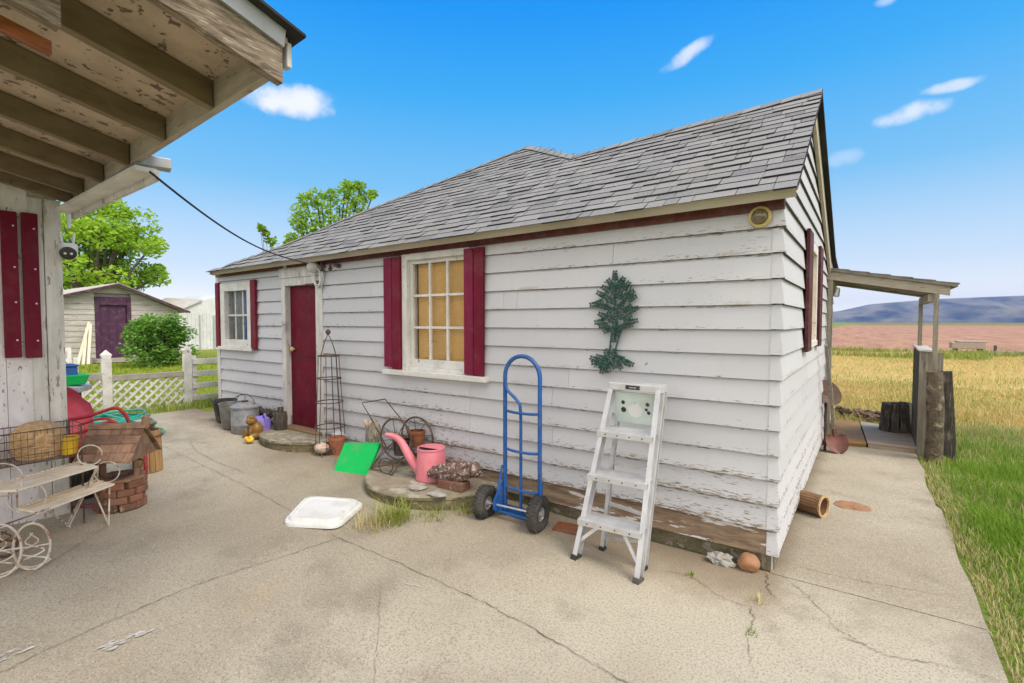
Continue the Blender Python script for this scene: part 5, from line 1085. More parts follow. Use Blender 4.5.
for s_ in (-.03, .03): b.tube([p+Vector((0, s_, .05)), p+Vector((0, s_*1.3, .135))], .008, 8)
b.build('antenna', 'whiteplastic', SCm, smooth=True)
b = MB(); b.bb((LX+.0, p.y-.06, p.z+.0), (p.x-.02, p.y-.02, p.z+.05)); b.build('bracket', 'whiteplastic', SCm, bevel=.006)

# ------------------------------------------------------------------ clutter at the left wall
# two tier plant stand on scrolled wheels
PS = thing('plant_stand', G(70, 545), 'cream slatted two tier plant stand with rings and scrolled wire wheels', 'plant stand')
def tier(bl_, br_, fr2, fl2, z, name):
    A_, B_, C_, D_ = [Z(*q, z) for q in (bl_, br_, fr2, fl2)]; b = MB(); n = 22
    b.slab([A_, B_, C_, D_], .012); t_ = b.build('shelf', 'cream', PS, bevel=.002)
    b = MB()
    for i in range(n): q = A_+(B_-A_)*((i+.5)/n); b.cyl(q+Vector((0, 0, -.004)), q+Vector((0, 0, .006)), .011, 10)
    for f in (.33, .66): b.beam(A_+(D_-A_)*f+Vector((0, 0, .0035)), B_+(C_-B_)*f+Vector((0, 0, .0035)), .006, .004)
    b.build('scalloped_edge', 'cream', t_)
    return A_, B_, C_, D_
LO = tier((17, 508), (97, 480), (115, 483.5), (38, 512.5), .40, 'lower'); UPp = tier((-30, 492), (80, 461.5), (98, 466), (17, 490), .55, 'upper')
def ring(cx, cy, r, z): 
    q = Z(cx, cy, z); u = Vector((.55, .83, 0)); return [q+u*r*math.cos(a)+Vector((0, 0, 1))*r*math.sin(a) for a in [6.283*i/28 for i in range(28)]]
for cx, cy, r, z in ((27, 498, .095, .46), (107, 472, .075, .47), (90, 455, .07, .62), (2, 480, .10, .60)):
    b = MB(); b.tube(ring(cx, cy, r, z), .0045, 6, closed=True); b.build('side_ring', 'creamwire', PS, smooth=True)
b = MB(); ft1, ft2 = G(109, 527), G(69, 530)
for ft, sp in ((ft1, (LO[1]*.3+LO[2]*.7, LO[1]*.7+LO[2]*.3+(LO[0]-LO[1])*.16)), (ft2, (LO[1]*.2+LO[0]*.8, UPp[2]))): b.tube(smooth_path([sp[0], ft+Vector((0, 0, .03)), ft+Vector((-.01, 0, .006)), ft+Vector((-.03, .0, .03)), sp[1]], 5), .0055, 6)
b.tube([UPp[2]-Vector((0, 0, .01)), LO[1]-Vector((0, 0, .01))], .005, 6); b.tube([UPp[1]-Vector((0, 0, .01)), LO[1]+Vector((-.05, 0, .1))], .005, 6); b.tube([UPp[3], LO[0]], .005, 6); b.tube([UPp[2]+Vector((0, 0, -.01)), ft2+Vector((0, 0, .02))], .0055, 6)
b.build('leg', 'creamwire', PS, smooth=True)
for (cx, cy, r, mm) in ((33, 541, .135, 'creamwire'), (1, 545, .15, 'creamwire'), (5, 505, .10, 'rustiron')):
    q = G(cx, 572 if cx > 20 else (580 if cx < 3 else 560)); q.z = zg(q.x)+GZ+r+.004; u = Vector((.45, .9, 0)).normalized(); vz = Vector((0, 0, 1)); b = MB()
    b.tube([q+u*r*.6*math.cos(a)+vz*r*math.sin(a) for a in [6.283*i/36 for i in range(36)]], .0065, 6, closed=True)
    for s_ in (-1, 1):
        b.tube([q+u*s_*(.04+.05*r/.13*(1-t_/9))*math.sin(t_*.72)*1.0+vz*(-r*.9+r*1.5*t_/14) for t_ in range(15)], .0045, 5)
    b.tube([q+vz*r, LO[3]+(LO[2]-LO[3])*.12], .0055, 6); b.tube([q-u*r*.6, q+u*r*.6], .0045, 5)
    b.build('scroll_wheel', mm, PS, smooth=True)
# rusty wire rack with wicker basket and yellow pot
WR = thing('wire_rack', (-4.16, -2.62, .14), 'rusty wire rack tray along the plank wall holding a wicker basket', 'rack')
y0, y1, x0, x1, zb_, zt_ = -3.05, -2.30, -4.31, -4.03, .62, .83
b = MB()
for z_ in (zb_, zb_+.055, zb_+.11, zb_+.16, zt_): b.tube([(x0, y0, z_), (x1, y0, z_), (x1, y1, z_), (x0, y1, z_)], .0035 if z_ in (zb_, zt_) else .0018, 5, closed=True)
for i in range(24): y_ = y0+(y1-y0)*i/23; b.tube([(x1, y_, zt_), (x1, y_, zb_), (x0, y_, zb_), (x0, y_, zt_)], .0015, 4)
for i in range(1, 9): x_ = x0+(x1-x0)*i/9; b.tube([(x_, y0, zb_), (x_, y1, zb_)], .0025, 4)
b.build('wire_tray', 'rustiron', WR)
for x_, y_ in ((x0, y0), (x1, y0), (x1, y1-.02), (x0, y1-.02)):
    b = MB(); b.tube([(x_, y_, zt_), (x_, y_, zg(x_)+GZ)], .006, 6); b.build('leg', 'rustiron', WR)
q = Vector((-4.16, -2.52, zb_+.006)); b = MB(); b.lathe(q, [(0, .0), (.10, .0), (.125, .05), (.135, .10), (.14, .11), (.13, .115)], 26); 
for k in range(5): b.tube([q+Vector(((.112+.006*k)*math.cos(a), (.112+.006*k)*math.sin(a), .015+.02*k)) for a in [6.283*i/30 for i in range(30)]], .006, 5, closed=True)
b.blob(q+Vector((0, 0, .15)), (.14, .14, .10), 3, .06, 14); tag(b.build('wicker_basket', 'wicker', loc=q, smooth=True), 'domed tan wicker basket in the rusty wire rack', 'basket')
q = Vector((-4.12, -2.37, zb_+.006)); b = MB(); b.lathe(q, [(0, 0), (.045, 0), (.06, .11), (.064, .115), (.06, .12), (.05, .115)], 20); tag(b.build('yellow_pot', 'yellow', loc=q, smooth=True), 'yellow plastic pot at the right end of the wire rack', 'pot')
q = Vector((-4.17, -2.82, zb_+.006)); b = MB(); b.lathe(q, [(0, 0), (.07, 0), (.09, .10), (.095, .105), (.085, .1)], 20); tag(b.build('red_pot', 'pinkred', loc=q, smooth=True), 'dark red pot at the left end of the wire rack', 'pot')
# red tubular lawn chair with shell back, tipped
CH = thing('lawn_chair', (-5.0, -2.1, .15), 'faded red metal lawn chair with shell back beyond the left wall corner', 'chair')
c0 = X(50, 424, -5.02); d = (CAM-c0).normalized(); uu = d.cross(Vector((0, 0, 1))).normalized(); vv = uu.cross(d)
b = MB(); n = 28; rings = []
V = [c0-d*.06]
for k, rr_ in enumerate((.09, .18, .25, .28)):
    for i in range(n):
        a = 6.283*i/n; sc_ = 1+.035*math.cos(a*9)*(k > 1); V.append(c0+uu*rr_*sc_*math.cos(a)+vv*rr_*1.12*sc_*math.sin(a)-d*(.06-.085*(k/3)**2)+d*.012*math.cos(a*9)*(k/3))
fs = [(0, 1+i, 1+(i+1) % n) for i in range(n)]+[(1+k*n+i, 1+k*n+(i+1) % n, 1+(k+1)*n+(i+1) % n, 1+(k+1)*n+i) for k in range(3) for i in range(n)]
b.add(V, fs); m0 = len(V); b.add([v-d*.006 for v in V], fs); b.build('shell_back', 'pinkred', CH, smooth=True)
b = MB(); s0_ = X(66, 438, -4.98); b.blob(s0_+Vector((.05, -.1, -.09)), (.24, .22, .10), 2, .1, 12, 2); b.build('seat', 'redpaint', CH, smooth=True)
for pts in (((60, 421), (85, 417), (104, 411), (116, 408), (124, 413), (129, 423), (131, 434)), ((66, 437), (88, 430), (106, 423), (114, 422), (120, 428), (123, 437)), ((78, 426), (95, 420), (108, 419), (116, 424))):
    b = MB(); b.tube(smooth_path([X(px, py, -4.92+.0022*(px-60)) for px, py in pts], 6), .014 if len(pts) > 5 else .010, 8); b.build('arm', 'redpaint', CH, smooth=True)
b = MB(); qs = [Z(145, 446, .50), Z(146, 470, .32), G(143, 492)+Vector((0, 0, .03)), G(126, 506)+Vector((0, 0, .02)), G(95, 508)+Vector((0, 0, .02)), G(58, 511)+Vector((0, 0, .02))]
b.tube(smooth_path(qs, 6), .014, 8); b.build('runner', 'redpaint', CH, smooth=True)
q = Vector((-4.72, -2.24, zg(-4.72)+GZ)); WCR = thing('wooden_crate', q, 'dark brown slatted wooden crate behind the cream plant stand', 'crate')
for z_ in (.05, .15, .25):
    for s_ in (-1, 1):
        b = MB(); b.box(q+Vector((.17*s_, 0, z_)), (.014, .36, .08)); b.build('slat', 'charwood', WCR, bevel=.002)
        b = MB(); b.box(q+Vector((0, .18*s_, z_)), (.32, .014, .08)); b.build('slat', 'wellwood', WCR, bevel=.002)
b = MB(); b.box(q+Vector((0, 0, .012)), (.32, .34, .015)); b.build('bottom', 'charwood', WCR)
# wishing well planter
q0 = G(121, 508); q0.z = zg(q0.x)+GZ; WW = thing('wishing_well', q0, 'small wishing well planter with a shingled roof and brick base beside the plant stand', 'wishing well')
b = MB(); rj = random.Random(9); rr_ = .132
for k in range(4):
    for i in range(8):
        a = 6.283*(i+.5*(k % 2)+rj.uniform(-.1, .1))/8; e = Vector((math.cos(a), math.sin(a), 0)); b.box(q0+e*(rr_+rj.uniform(-.006, .008))+Vector((0, 0, .028+.054*k)), (.108+rj.uniform(-.012, .004), .05, .052), Matrix.Rotation(a+1.5708+rj.uniform(-.06, .06), 3, 'Z'))
b.build('brick_ring', 'brick', WW, bevel=.006)
b = MB(); b.lathe(q0, [(0, .22), (.16, .216), (.168, .222), (.168, .242), (.10, .244), (.095, .21), (0, .17)], 8); b.build('top_board', 'wellwood', WW)
rdx = (_R*.98+_F*.12).normalized(); rdn = Vector((0, 0, 1)).cross(rdx).normalized()      # ridge direction, away from the viewer
for s_ in (-1, 1):
    b = MB(); b.bb((-.016, -.016, .23), (.016, .016, .50)); b.v = [tuple(q0+rdx*(.115*s_)+Vector(v)) for v in b.v]; b.build('post', 'wellwood', WW)
ridge_z, eave_z, hw = .61, .385, .185
b = MB(); RM = Matrix((rdx, rdn, Vector((0, 0, 1)))).transposed()
for sgn in (-1, 1):
    for k in range(4):
        f0, f1 = k/4, (k+1)/4+.06; xx = -.195
        while xx < .19:
            w_ = rj.choice((.07, .1, .13)); x2 = min(xx+w_, .195); 
            def P(x_, f, h): return q0+RM @ Vector((x_, sgn*(hw*(1-f)+.01), eave_z+(ridge_z-eave_z)*f+h))
            a0_ = f0-rj.uniform(0, .03); b.hexa([P(xx+.002, a0_, .004), P(x2-.002, a0_, .004), P(x2-.002, min(f1, 1), -.002), P(xx+.002, min(f1, 1), -.002), P(xx+.002, a0_, .018), P(x2-.002, a0_, .018), P(x2-.002, min(f1, 1), .004), P(xx+.002, min(f1, 1), .004)]); xx = x2
b.build('roof', 'wellwood', WW)
b = MB()
for s_ in (-1, 1): b.add([q0+RM @ Vector((.165*s_+dx, y_, z_)) for dx in (-.01, .01) for y_, z_ in ((-hw+.02, eave_z+.0), (hw-.02, eave_z+.0), (0, ridge_z-.012))], [(0, 1, 2), (5, 4, 3), (0, 3, 4, 1), (1, 4, 5, 2), (2, 5, 3, 0)])
b.build('gable_board', 'wellwood', WW)
b = MB(); b.add([q0+RM @ Vector((x_, y_, z_)) for x_ in (-.2, .2) for y_, z_ in ((-.03, ridge_z-.005), (.03, ridge_z-.005), (.02, ridge_z+.03), (-.02, ridge_z+.03))], [(0, 1, 2, 3), (7, 6, 5, 4), (0, 4, 5, 1), (1, 5, 6, 2), (2, 6, 7, 3), (3, 7, 4, 0)]); b.build('ridge_board', 'wellwood', WW)
b = MB(); b.blob(q0+RM @ Vector((.195, 0, ridge_z+.04)), (.02, .03, .06), 2, .1, 10); b.build('finial', 'wellwood', WW, smooth=True)
b = MB(); b.tube(smooth_path([q0+RM @ Vector((-.11, 0, .36)), q0+RM @ Vector((.11, 0, .36)), q0+RM @ Vector((.17, 0, .35)), q0+RM @ Vector((.17, -.05, .31))], 4), .008, 6); b.build('crank', 'rustiron', WW, smooth=True)
# slatted wooden bucket behind the well, shallow bowl on it
q0 = Vector((-4.98, -1.62, zg(-4.98)+GZ)); SB = thing('slatted_bucket', q0, 'honey coloured wooden slat bucket standing right behind the wishing well', 'bucket'); b = MB()
for i in range(16):
    a = 6.283*i/16; e = Vector((math.cos(a), math.sin(a), 0)); b.box(q0+e*.105+Vector((0, 0, .19)), (.039, .012, .38), Matrix.Rotation(a+1.5708, 3, 'Z') @ Matrix.Rotation(-.03, 3, 'X'))
b.build('slats', 'slat', SB, bevel=.002); b = MB(); b.cyl(q0+Vector((0, 0, .35)), q0+Vector((0, 0, .36)), .10, 16); b.build('lid', 'brownwood', SB)
for z_ in (.06, .33): b = MB(); b.tube([q0+Vector(((.117 if z_ > .2 else .110)*math.cos(a), (.117 if z_ > .2 else .110)*math.sin(a), z_)) for a in [6.283*i/24 for i in range(24)]], .006, 5, closed=True); b.build('hoop', 'rustiron', SB)
q1_ = q0+Vector((0, -.02, .384)); b = MB(); b.lathe(q1_, [(0, 0), (.05, 0), (.095, .06), (.10, .065), (.09, .06), (0, .02)], 20); tag(b.build('wooden_bowl', 'brownwood', loc=q1_, smooth=True), 'shallow brown bowl on top of the slatted wooden bucket', 'bowl')
# teal hose
b = MB(); c0 = G(112, 437); c0.z = zg(c0.x); P = []
for i in range(110): a = i*.26; r_ = .42-.0009*i+.02*math.sin(a*.37); P.append(c0+Vector((r_*math.cos(a)*.8, r_*math.sin(a), .085+.0016*i+.015*math.sin(a*1.7))))
P += smooth_path([P[-1], G(150, 434)+Vector((0, 0, .1)), G(163, 433)+Vector((0, 0, .04)), G(160, 437)+Vector((0, 0, .03)), G(146, 436)+Vector((0, 0, .05))], 6)
b.tube(P, .013, 6); HS = tag(b.build('garden_hose', 'teal', loc=c0, smooth=True), 'coiled teal garden hose behind the wishing well roof', 'hose')
b = MB(); b.lathe(c0, [(0, 0), (.30, .0), (.30, .06), (.26, .07), (0, .07)], 20); tag(b.build('low_tub', 'brownwood', loc=c0, smooth=True), 'low brown tub under the coiled teal hose', 'tub')
# grey potting table with green tray and blue box, beyond the wall corner
q = X(66, 386, -5.75); PT_ = thing('potting_table', Vector((q.x, q.y, zg(q.x))), 'grey potting table beyond the wall corner, green tray on it', 'table')
b = MB(); b.slab([X(40, 386, -5.6), X(80, 387.5, -5.5), X(92, 384, -5.85), X(48, 383.5, -6.0)], .05); b.build('table_top', 'wetmetal', PT_, bevel=.006)
zt2 = X(80, 387, -5.5).z
for px, x_ in ((48, -5.62), (72, -5.56), (78, -5.8), (50, -5.95)):
    p = X(px, 386, x_); b = MB(); b.bb((p.x-.02, p.y-.02, zg(x_)), (p.x+.02, p.y+.02, zt2-.06)); b.build('leg', 'charwood', PT_)
p = X(62, 383, -5.72); b = MB(); b.hexa([p+Vector(v) for v in ((-.10, -.26, -.02), (.10, -.26, -.02), (.10, .15, -.02), (-.10, .15, -.02), (-.13, -.30, .075), (.13, -.30, .075), (.13, .18, .075), (-.13, .18, .075))]); tag(b.build('green_tray', 'greenboard', loc=p, bevel=.01), 'dark green plastic tray on the grey potting table', 'tray')
p = X(62, 373, -5.75)+Vector((0, 0, -.06)); b = MB(); b.bb(p+Vector((-.12, -.26, 0)), p+Vector((.12, .09, .12))); b.bb(p+Vector((-.13, -.27, .121)), p+Vector((.13, .10, .14))); tag(b.build('blue_box', 'curtain', loc=p, bevel=.008), 'dark blue box on the green tray by the wall corner', 'box')

# ------------------------------------------------------------------ the fence
FX = -8.15; zf = .25
LFc = thing('lattice_fence', (FX, -.6, zf), 'white lattice panel fence with pointed flaking posts at the yard end', 'fence')
def fpost(y, z1, w_=.10, pointed=True, m='fence', par=LFc, x=FX):
    b = MB(); h = w_/2
    if pointed:
        b.bb((x-h*.6, y-h, zf-.05), (x+h*.6, y+h, z1-.13)); b.add([(x-h*.6, y-h*.8, z1-.13), (x+h*.6, y-h*.8, z1-.13), (x+h*.6, y+h*.8, z1-.13), (x-h*.6, y+h*.8, z1-.13), (x-h*.6, y-h*1.15, z1-.07), (x+h*.6, y-h*1.15, z1-.07), (x+h*.6, y+h*1.15, z1-.07), (x-h*.6, y+h*1.15, z1-.07), (x-h*.2, y, z1), (x+h*.2, y, z1)],
             [(0, 1, 5, 4), (1, 2, 6, 5), (2, 3, 7, 6), (3, 0, 4, 7), (4, 5, 9, 8), (6, 7, 8, 9), (5, 6, 9), (7, 4, 8)])
    else: b.bb((x-h, y-h, zf-.05), (x+h, y+h, z1))
    return b.build('post', m, par, bevel=.004)
fpost(-1.04, 1.165, .11); fpost(-.03, 1.185, .11); fpost(-1.34, .86, .08, False); fpost(-1.95, .86, .08, False)
def lattice(y0, y1, z0, z1):
    b = MB(); s = .125; w_ = .030
    for sgn in (-1, 1):
        k0 = -30
        for k in range(-40, 60):
            c_ = y0+k*s*1.0
            # line y = c_ + sgn*(z-z0), clipped to the panel
            pts = []
            za, zb2 = z0, z1
            ya, yb2 = c_, c_+sgn*(z1-z0)
            if sgn > 0: 
                if ya < y0: za = z0+(y0-ya); ya = y0
                if yb2 > y1: zb2 = z1-(yb2-y1); yb2 = y1
                ok = za < zb2
            else:
                if ya > y1: za = z0+(ya-y1); ya = y1
                if yb2 < y0: zb2 = z1-(y0-yb2); yb2 = y0
                ok = za < zb2
            if ok and zb2-za > .03: b.beam((FX+.012*sgn, ya, za), (FX+.012*sgn, yb2, zb2), w_, .010, up=(1, 0, 0))
    return b.build('lattice_panel', 'fence', LFc)
lattice(-1.93, -1.36, .28, .74); lattice(-1.32, -1.09, .28, .74); lattice(-.99, -.09, .26, .72)
b = MB(); b.beam((FX-.01, -2.0, .80), (FX-.01, -1.09, .80), .05, .10); b.build('rail', 'fencegrey', LFc, bevel=.004)
b = MB(); b.beam((FX-.005, -.99, .765), (FX-.005, -.085, .755), .07, .075); b.build('rail', 'fencegrey', LFc, bevel=.004)
b = MB(); b.beam((FX-.005, -1.93, .255), (FX-.005, -.085, .25), .04, .05); b.build('rail', 'fence', LFc, bevel=.004)
RF = thing('rail_fence', (FX-.05, .7, zf), 'white four rail fence running from the pointed post behind the house corner', 'fence')
fpost(.06, 1.02, .09, False, 'fence', RF, FX-.05); fpost(1.6, 1.02, .09, False, 'fence', RF, FX-.05)
for z_ in (.93, .74, .55, .36): b = MB(); b.beam((FX, .04, z_), (FX, 2.2, z_), .03, .085); b.build('rail', 'fence', RF, bevel=.004)

# ------------------------------------------------------------------ beyond the fence: old shed, metal shed, bench
SX = -19.3; SD = thing('wooden_shed', (SX-2, 2.4, .25), 'old bleached wooden shed with a plum door and low gable roof', 'shed')
ys0, ys1, yr = .80, 4.10, X(115, 281, SX).y
zl, zr, zrg = X(57, 298, SX).z, X(180, 311, SX).z, X(115, 285, SX).z
b = MB(); k = 0; z_ = .25
def roof_at(y): return zl+(zrg-zl)*(y-ys0)/(yr-ys0) if y < yr else zrg+(zr-zrg)*(y-yr)/(ys1-yr)
dy0, dy1, dzt = X(94, 300, SX).y, X(130.5, 300, SX).y, X(112, 297, SX).z
while z_ < zrg-.03:
    z2 = z_+.17; lo0, hi0 = ys0, ys1
    def lim(z):
        lo = ys0 if z <= zl else ys0+(z-zl)/(zrg-zl)*(yr-ys0); hi = ys1 if z <= zr else ys1-(z-zr)/(zrg-zr)*(ys1-yr); return lo, hi
    a0, a1 = lim(z_); c0_, c1_ = lim(min(z2, zrg))
    for p0, p1, q0_, q1_ in (((a0, dy0, c0_, dy0), (dy1, a1, dy1, c1_)) if z_ < dzt-.02 else ((a0, a1, c0_, c1_),)):
        if p1-p0 > .02: b.hexa([(SX-.03, p0, z_), (SX+.022, p0, z_), (SX+.022, p1, z_), (SX-.03, p1, z_), (SX-.03, q0_, z2-.004), (SX+.004, q0_, z2-.004), (SX+.004, q1_, z2-.004), (SX-.03, q1_, z2-.004)])
    z_ = z2
b.bb((SX-4.5, ys0+.02, .2), (SX-.12, ys1-.02, min(zl, zr)-.02)); b.prism([(ys0+.05, 1.9), (ys1-.05, 1.9), (ys1-.05, zr-.06), (yr, zrg-.06), (ys0+.05, zl-.06)], 0, SX-4.5, SX-.12)
b.build('wall', 'shedwall', SD)
b = MB()
for (ya, za), (yb2, zb2) in (((ys0-.25, roof_at(ys0)-.07), (yr, zrg)), ((yr, zrg), (ys1+.25, zr-.06))):
    b.hexa([(SX-4.7, ya, za), (SX+.3, ya, za), (SX+.3, yb2, zb2), (SX-4.7, yb2, zb2), (SX-4.7, ya, za+.06), (SX+.3, ya, za+.06), (SX+.3, yb2, zb2+.06), (SX-4.7, yb2, zb2+.06)])
b.build('roof', 'shedroof', SD)
b = MB()
for (ya, za), (yb2, zb2) in (((ys0-.25, roof_at(ys0)-.07), (yr, zrg)), ((yr, zrg), (ys1+.25, zr-.06))):
    b.hexa([(SX+.301, ya, za-.02), (SX+.33, ya, za-.02), (SX+.33, yb2, zb2-.02), (SX+.301, yb2, zb2-.02), (SX+.301, ya, za+.04), (SX+.33, ya, za+.04), (SX+.33, yb2, zb2+.04), (SX+.301, yb2, zb2+.04)])
b.build('barge_board', 'plum', SD)
b = MB(); b.bb((SX-.08, dy0+.13, .42), (SX-.03, dy1-.13, dzt-.28)); dr = b.build('door', 'plum', SD)
b = MB(); b.bb((SX-.1, dy0, .4), (SX+.05, dy0+.12, dzt)); b.bb((SX-.1, dy1-.12, .4), (SX+.05, dy1, dzt)); b.bb((SX-.1, dy0+.12, dzt-.26), (SX+.045, dy1-.12, dzt)); b.build('door_frame', 'plum', SD, bevel=.01)
b = MB(); b.bb((SX-.05, dy0-.1, .28), (SX+.45, dy1+.2, .40)); b.build('door_sill', 'fencegrey', SD)
b = MB()
for dy in (.24, .44): b.bb((SX-.029, dy0+.13+dy, .43), (SX-.0275, dy0+.14+dy, dzt-.29))
b.build('door_seam', 'dark', dr)
for (pa, pb) in (((77, 363), (89, 322)), ((83, 365), (86.5, 328)), ((88, 364), (90.5, 324))):
    a, c2 = X(*pa, SX+.7), X(*pb, SX+.06); a.z = .25; b = MB(); b.beam(a, c2, .07, .03, up=(1, 0, 0)); tag(b.build('leaning_pole', 'cream', loc=a), 'pale board leaning on the shed wall left of the plum door', 'board', 'pale boards leaning on the shed')
MX = -25; MS = thing('metal_shed', (MX-2, 7, .25), 'white ribbed metal shed with a shallow gambrel roof behind the bush', 'shed')
ya, yb2 = X(176, 330, MX).y, X(222, 330, MX).y; zt_ = X(200, 313, MX).z; zp = X(205, 301, MX).z; ym = X(190, 313, MX).y
b = MB(); b.bb((MX-4, ya, .2), (MX, yb2+1.6, zt_)); b.prism([(ya, zt_), (yb2+1.6, zt_), (yb2+1.2, zp-.1), ((ym+yb2+1.6)/2, zp+.35), (ym+.4, zp-.05)], 0, MX-4, MX)
i = 0; y_ = ya
while y_ < yb2+1.5: b.bb((MX+.001, y_, .25), (MX+.025, y_+.05, zt_-.02)); y_ += .16
b.build('wall', 'sheetmetal', MS); b = MB(); b.hexa([(MX-4, ya-.4, zt_-.02), (MX+.1, ya-.1, zt_-.02), (MX+.1, ym+.5, zp), (MX-4, ym+.5, zp+.2), (MX-4, ya-.4, zt_+.03), (MX+.1, ya-.1, zt_+.03), (MX+.1, ym+.5, zp+.06), (MX-4, ym+.5, zp+.26)]); b.build('roof', 'shedroof', MS)
b = MB(); b.bb((MX+.026, X(213, 330, MX).y, .25), (MX+.05, X(213, 330, MX).y+.1, zt_-.1)); b.bb((MX+.026, X(199, 330, MX).y, .25), (MX+.05, X(199, 330, MX).y+.06, zt_-.1)); b.build('door_edge', 'wetmetal', MS)
q = X(65, 366, -12.5); BN = thing('garden_bench', Vector((-12.5, q.y, .25)), 'small white garden bench on the grass in front of the old shed', 'bench')
y0, y1 = X(52, 360, -12.5).y, X(75, 360, -12.5).y
b = MB(); b.bb((-12.75, y0, .62), (-12.3, y1, .67)); b.build('seat', 'fence', BN); b = MB(); b.bb((-12.78, y0, .95), (-12.74, y1, 1.02)); b.bb((-12.78, y0, .75), (-12.74, y1, .80)); b.build('backrest', 'fence', BN)
for x_, y_, h in ((-12.76, y0+.03, 1.03), (-12.76, y1-.03, 1.03), (-12.33, y0+.03, .62), (-12.33, y1-.03, .85)): b = MB(); b.bb((x_-.03, y_-.03, .25), (x_+.03, y_+.03, h)); b.build('leg', 'fence', BN)

# ------------------------------------------------------------------ trees and bushes
def tree(name, label, base_, crowns, leafm, per, size, trunk_r, cat='tree', limbs=True):
    t_ = thing(name, base_, label, cat); base_ = Vector(base_)
    cs = [Vector(c) for c, r in crowns]; rs_ = [r for c, r in crowns]; b = MB(); top = sum(cs, Vector())/len(cs)
    fork = base_+(top-base_)*.45
    b.tube(smooth_path([base_-Vector((0, 0, .1)), base_+(fork-base_)*.5+Vector((.05, .08, 0)), fork], 4), trunk_r, 9, r2=trunk_r*.7)
    if limbs:
        for c in cs: b.tube(smooth_path([fork, fork*.5+c*.5+Vector((0, 0, -.12)), c], 4), trunk_r*.5, 6, r2=trunk_r*.12)
    b.build('trunk', 'bark', t_, smooth=True)
    V, F = leaf_quads(clumps(cs, rs_, per), size); tri_mesh('crown', V, F, leafm, t_); return t_
rt = random.Random(31)
def crown(c, R_, n, r0, r1, sq=1):
    out = []
    for i in range(n):
        d = Vector((rt.gauss(0, 1), rt.gauss(0, 1), rt.gauss(0, 1))).normalized()*(rt.random()**.4); out.append((Vector(c)+Vector((d.x*R_[0], d.y*R_[1], d.z*R_[2])), rt.uniform(r0, r1)))
    return out
TX = -30.0; tc_ = X(90, 255, TX)
cr = crown(tc_, (3.0, 3.0, 2.9), 46, .5, 1.0)+[(X(px, py, TX), r) for px, py, r in ((115, 210, .7), (98, 205, .7), (130, 232, .7), (152, 272, .6), (140, 278, .7), (80, 215, .9), (70, 240, .9), (124, 215, .4), (158, 268, .3), (100, 270, 1.1), (128, 265, .9), (78, 268, 1.1), (110, 240, 1.1))]
tree('leafy_tree', 'big leafy green tree rising behind the old wooden shed', (TX, tc_.y, .2), cr, 'leafa', 270, .12, .22)
T2 = -16.0; tz = lambda px, py: X(px, py, T2)
c2_ = [(tz(px, py), r) for px, py, r in ((300, 212, .38), (306, 200, .35), (298, 222, .35), (316, 196, .38), (322, 208, .4), (312, 222, .45), (330, 195, .32), (345, 190, .42), (352, 199, .4), (340, 205, .42), (360, 187, .28), (366, 196, .34), (373, 194, .2), (350, 186, .3), (330, 222, .5), (345, 218, .5), (322, 230, .5), (306, 232, .4), (292, 238, .25), (360, 207, .4), (338, 238, .6), (350, 232, .6), (320, 245, .6), (310, 252, .5), (288, 243, .15))]
tree('young_tree', 'bright green tree top showing above the roof of the small house', (T2, tz(335, 300).y, .1), c2_, 'leafb', 130, .085, .16)
c3_ = [(tz(px, py), r) for px, py, r in ((262, 229, .13), (266, 233, .14), (260, 226, .07), (270, 240, .2), (278, 250, .3), (272, 260, .35))]
tree('sapling', 'small leafy twig tip showing above the roof left of the bright tree', (T2, tz(272, 300).y, .1), c3_, 'leafb', 60, .085, .04, 'sapling')
bx = -16.2; bc_ = X(157, 340, bx)
cb_ = crown((bx, bc_.y, 1.05), (.64, .74, .66), 54, .16, .36)+[(Vector((bx+.4, bc_.y+dy, z_)), .32) for dy, z_ in ((-.66, .7), (.66, .7), (-.45, .5), (.45, .5), (0, .5), (-.25, 1.55), (.28, 1.58), (-.6, 1.2), (.6, 1.25))]
tree('round_bush', 'round dense green bush in front of the old shed', (bx, bc_.y, .22), cb_, 'leafc', 130, .055, .07, 'bush')
# far trailer and fence bits in the field
q = G(967, 352); TRL = thing('hay_wagon', Vector((q.x, q.y, 0)), 'grey weathered wagon bed standing far off in the golden field', 'wagon')
b = MB(); b.bb((q.x-.65, q.y-.5, .18), (q.x+.65, q.y+.6, .50)); b.bb((q.x-.45, q.y-.5, .501), (q.x+.7, q.y+.6, .58)); b.build('bed', 'plank', TRL, bevel=.03)
for s_ in (-.5, .45): b = MB(); b.cyl((q.x+s_, q.y-.40, .12), (q.x+s_, q.y-.30, .12), .12, 16); b.build('wheel', 'charwood', TRL)
q = G(995, 355); b = MB(); b.bb((q.x-.05, q.y-.05, -.1), (q.x+.05, q.y+.05, .45)); tag(b.build('field_post', 'charwood', loc=(q.x, q.y, 0)), 'short dark post in the field right of the wagon', 'post')
q = G(1012, 356); b = MB()
for i in range(5): b.box((q.x-.6+i*.33, q.y+.1*i, .12+.05*(i % 2)), (.5, .25, .10), Matrix.Rotation(.4*i, 3, 'Z'))
tag(b.build('board_pile', 'fencegrey', loc=(q.x, q.y, 0)), 'low pile of grey boards in the field at the right edge', 'board pile')

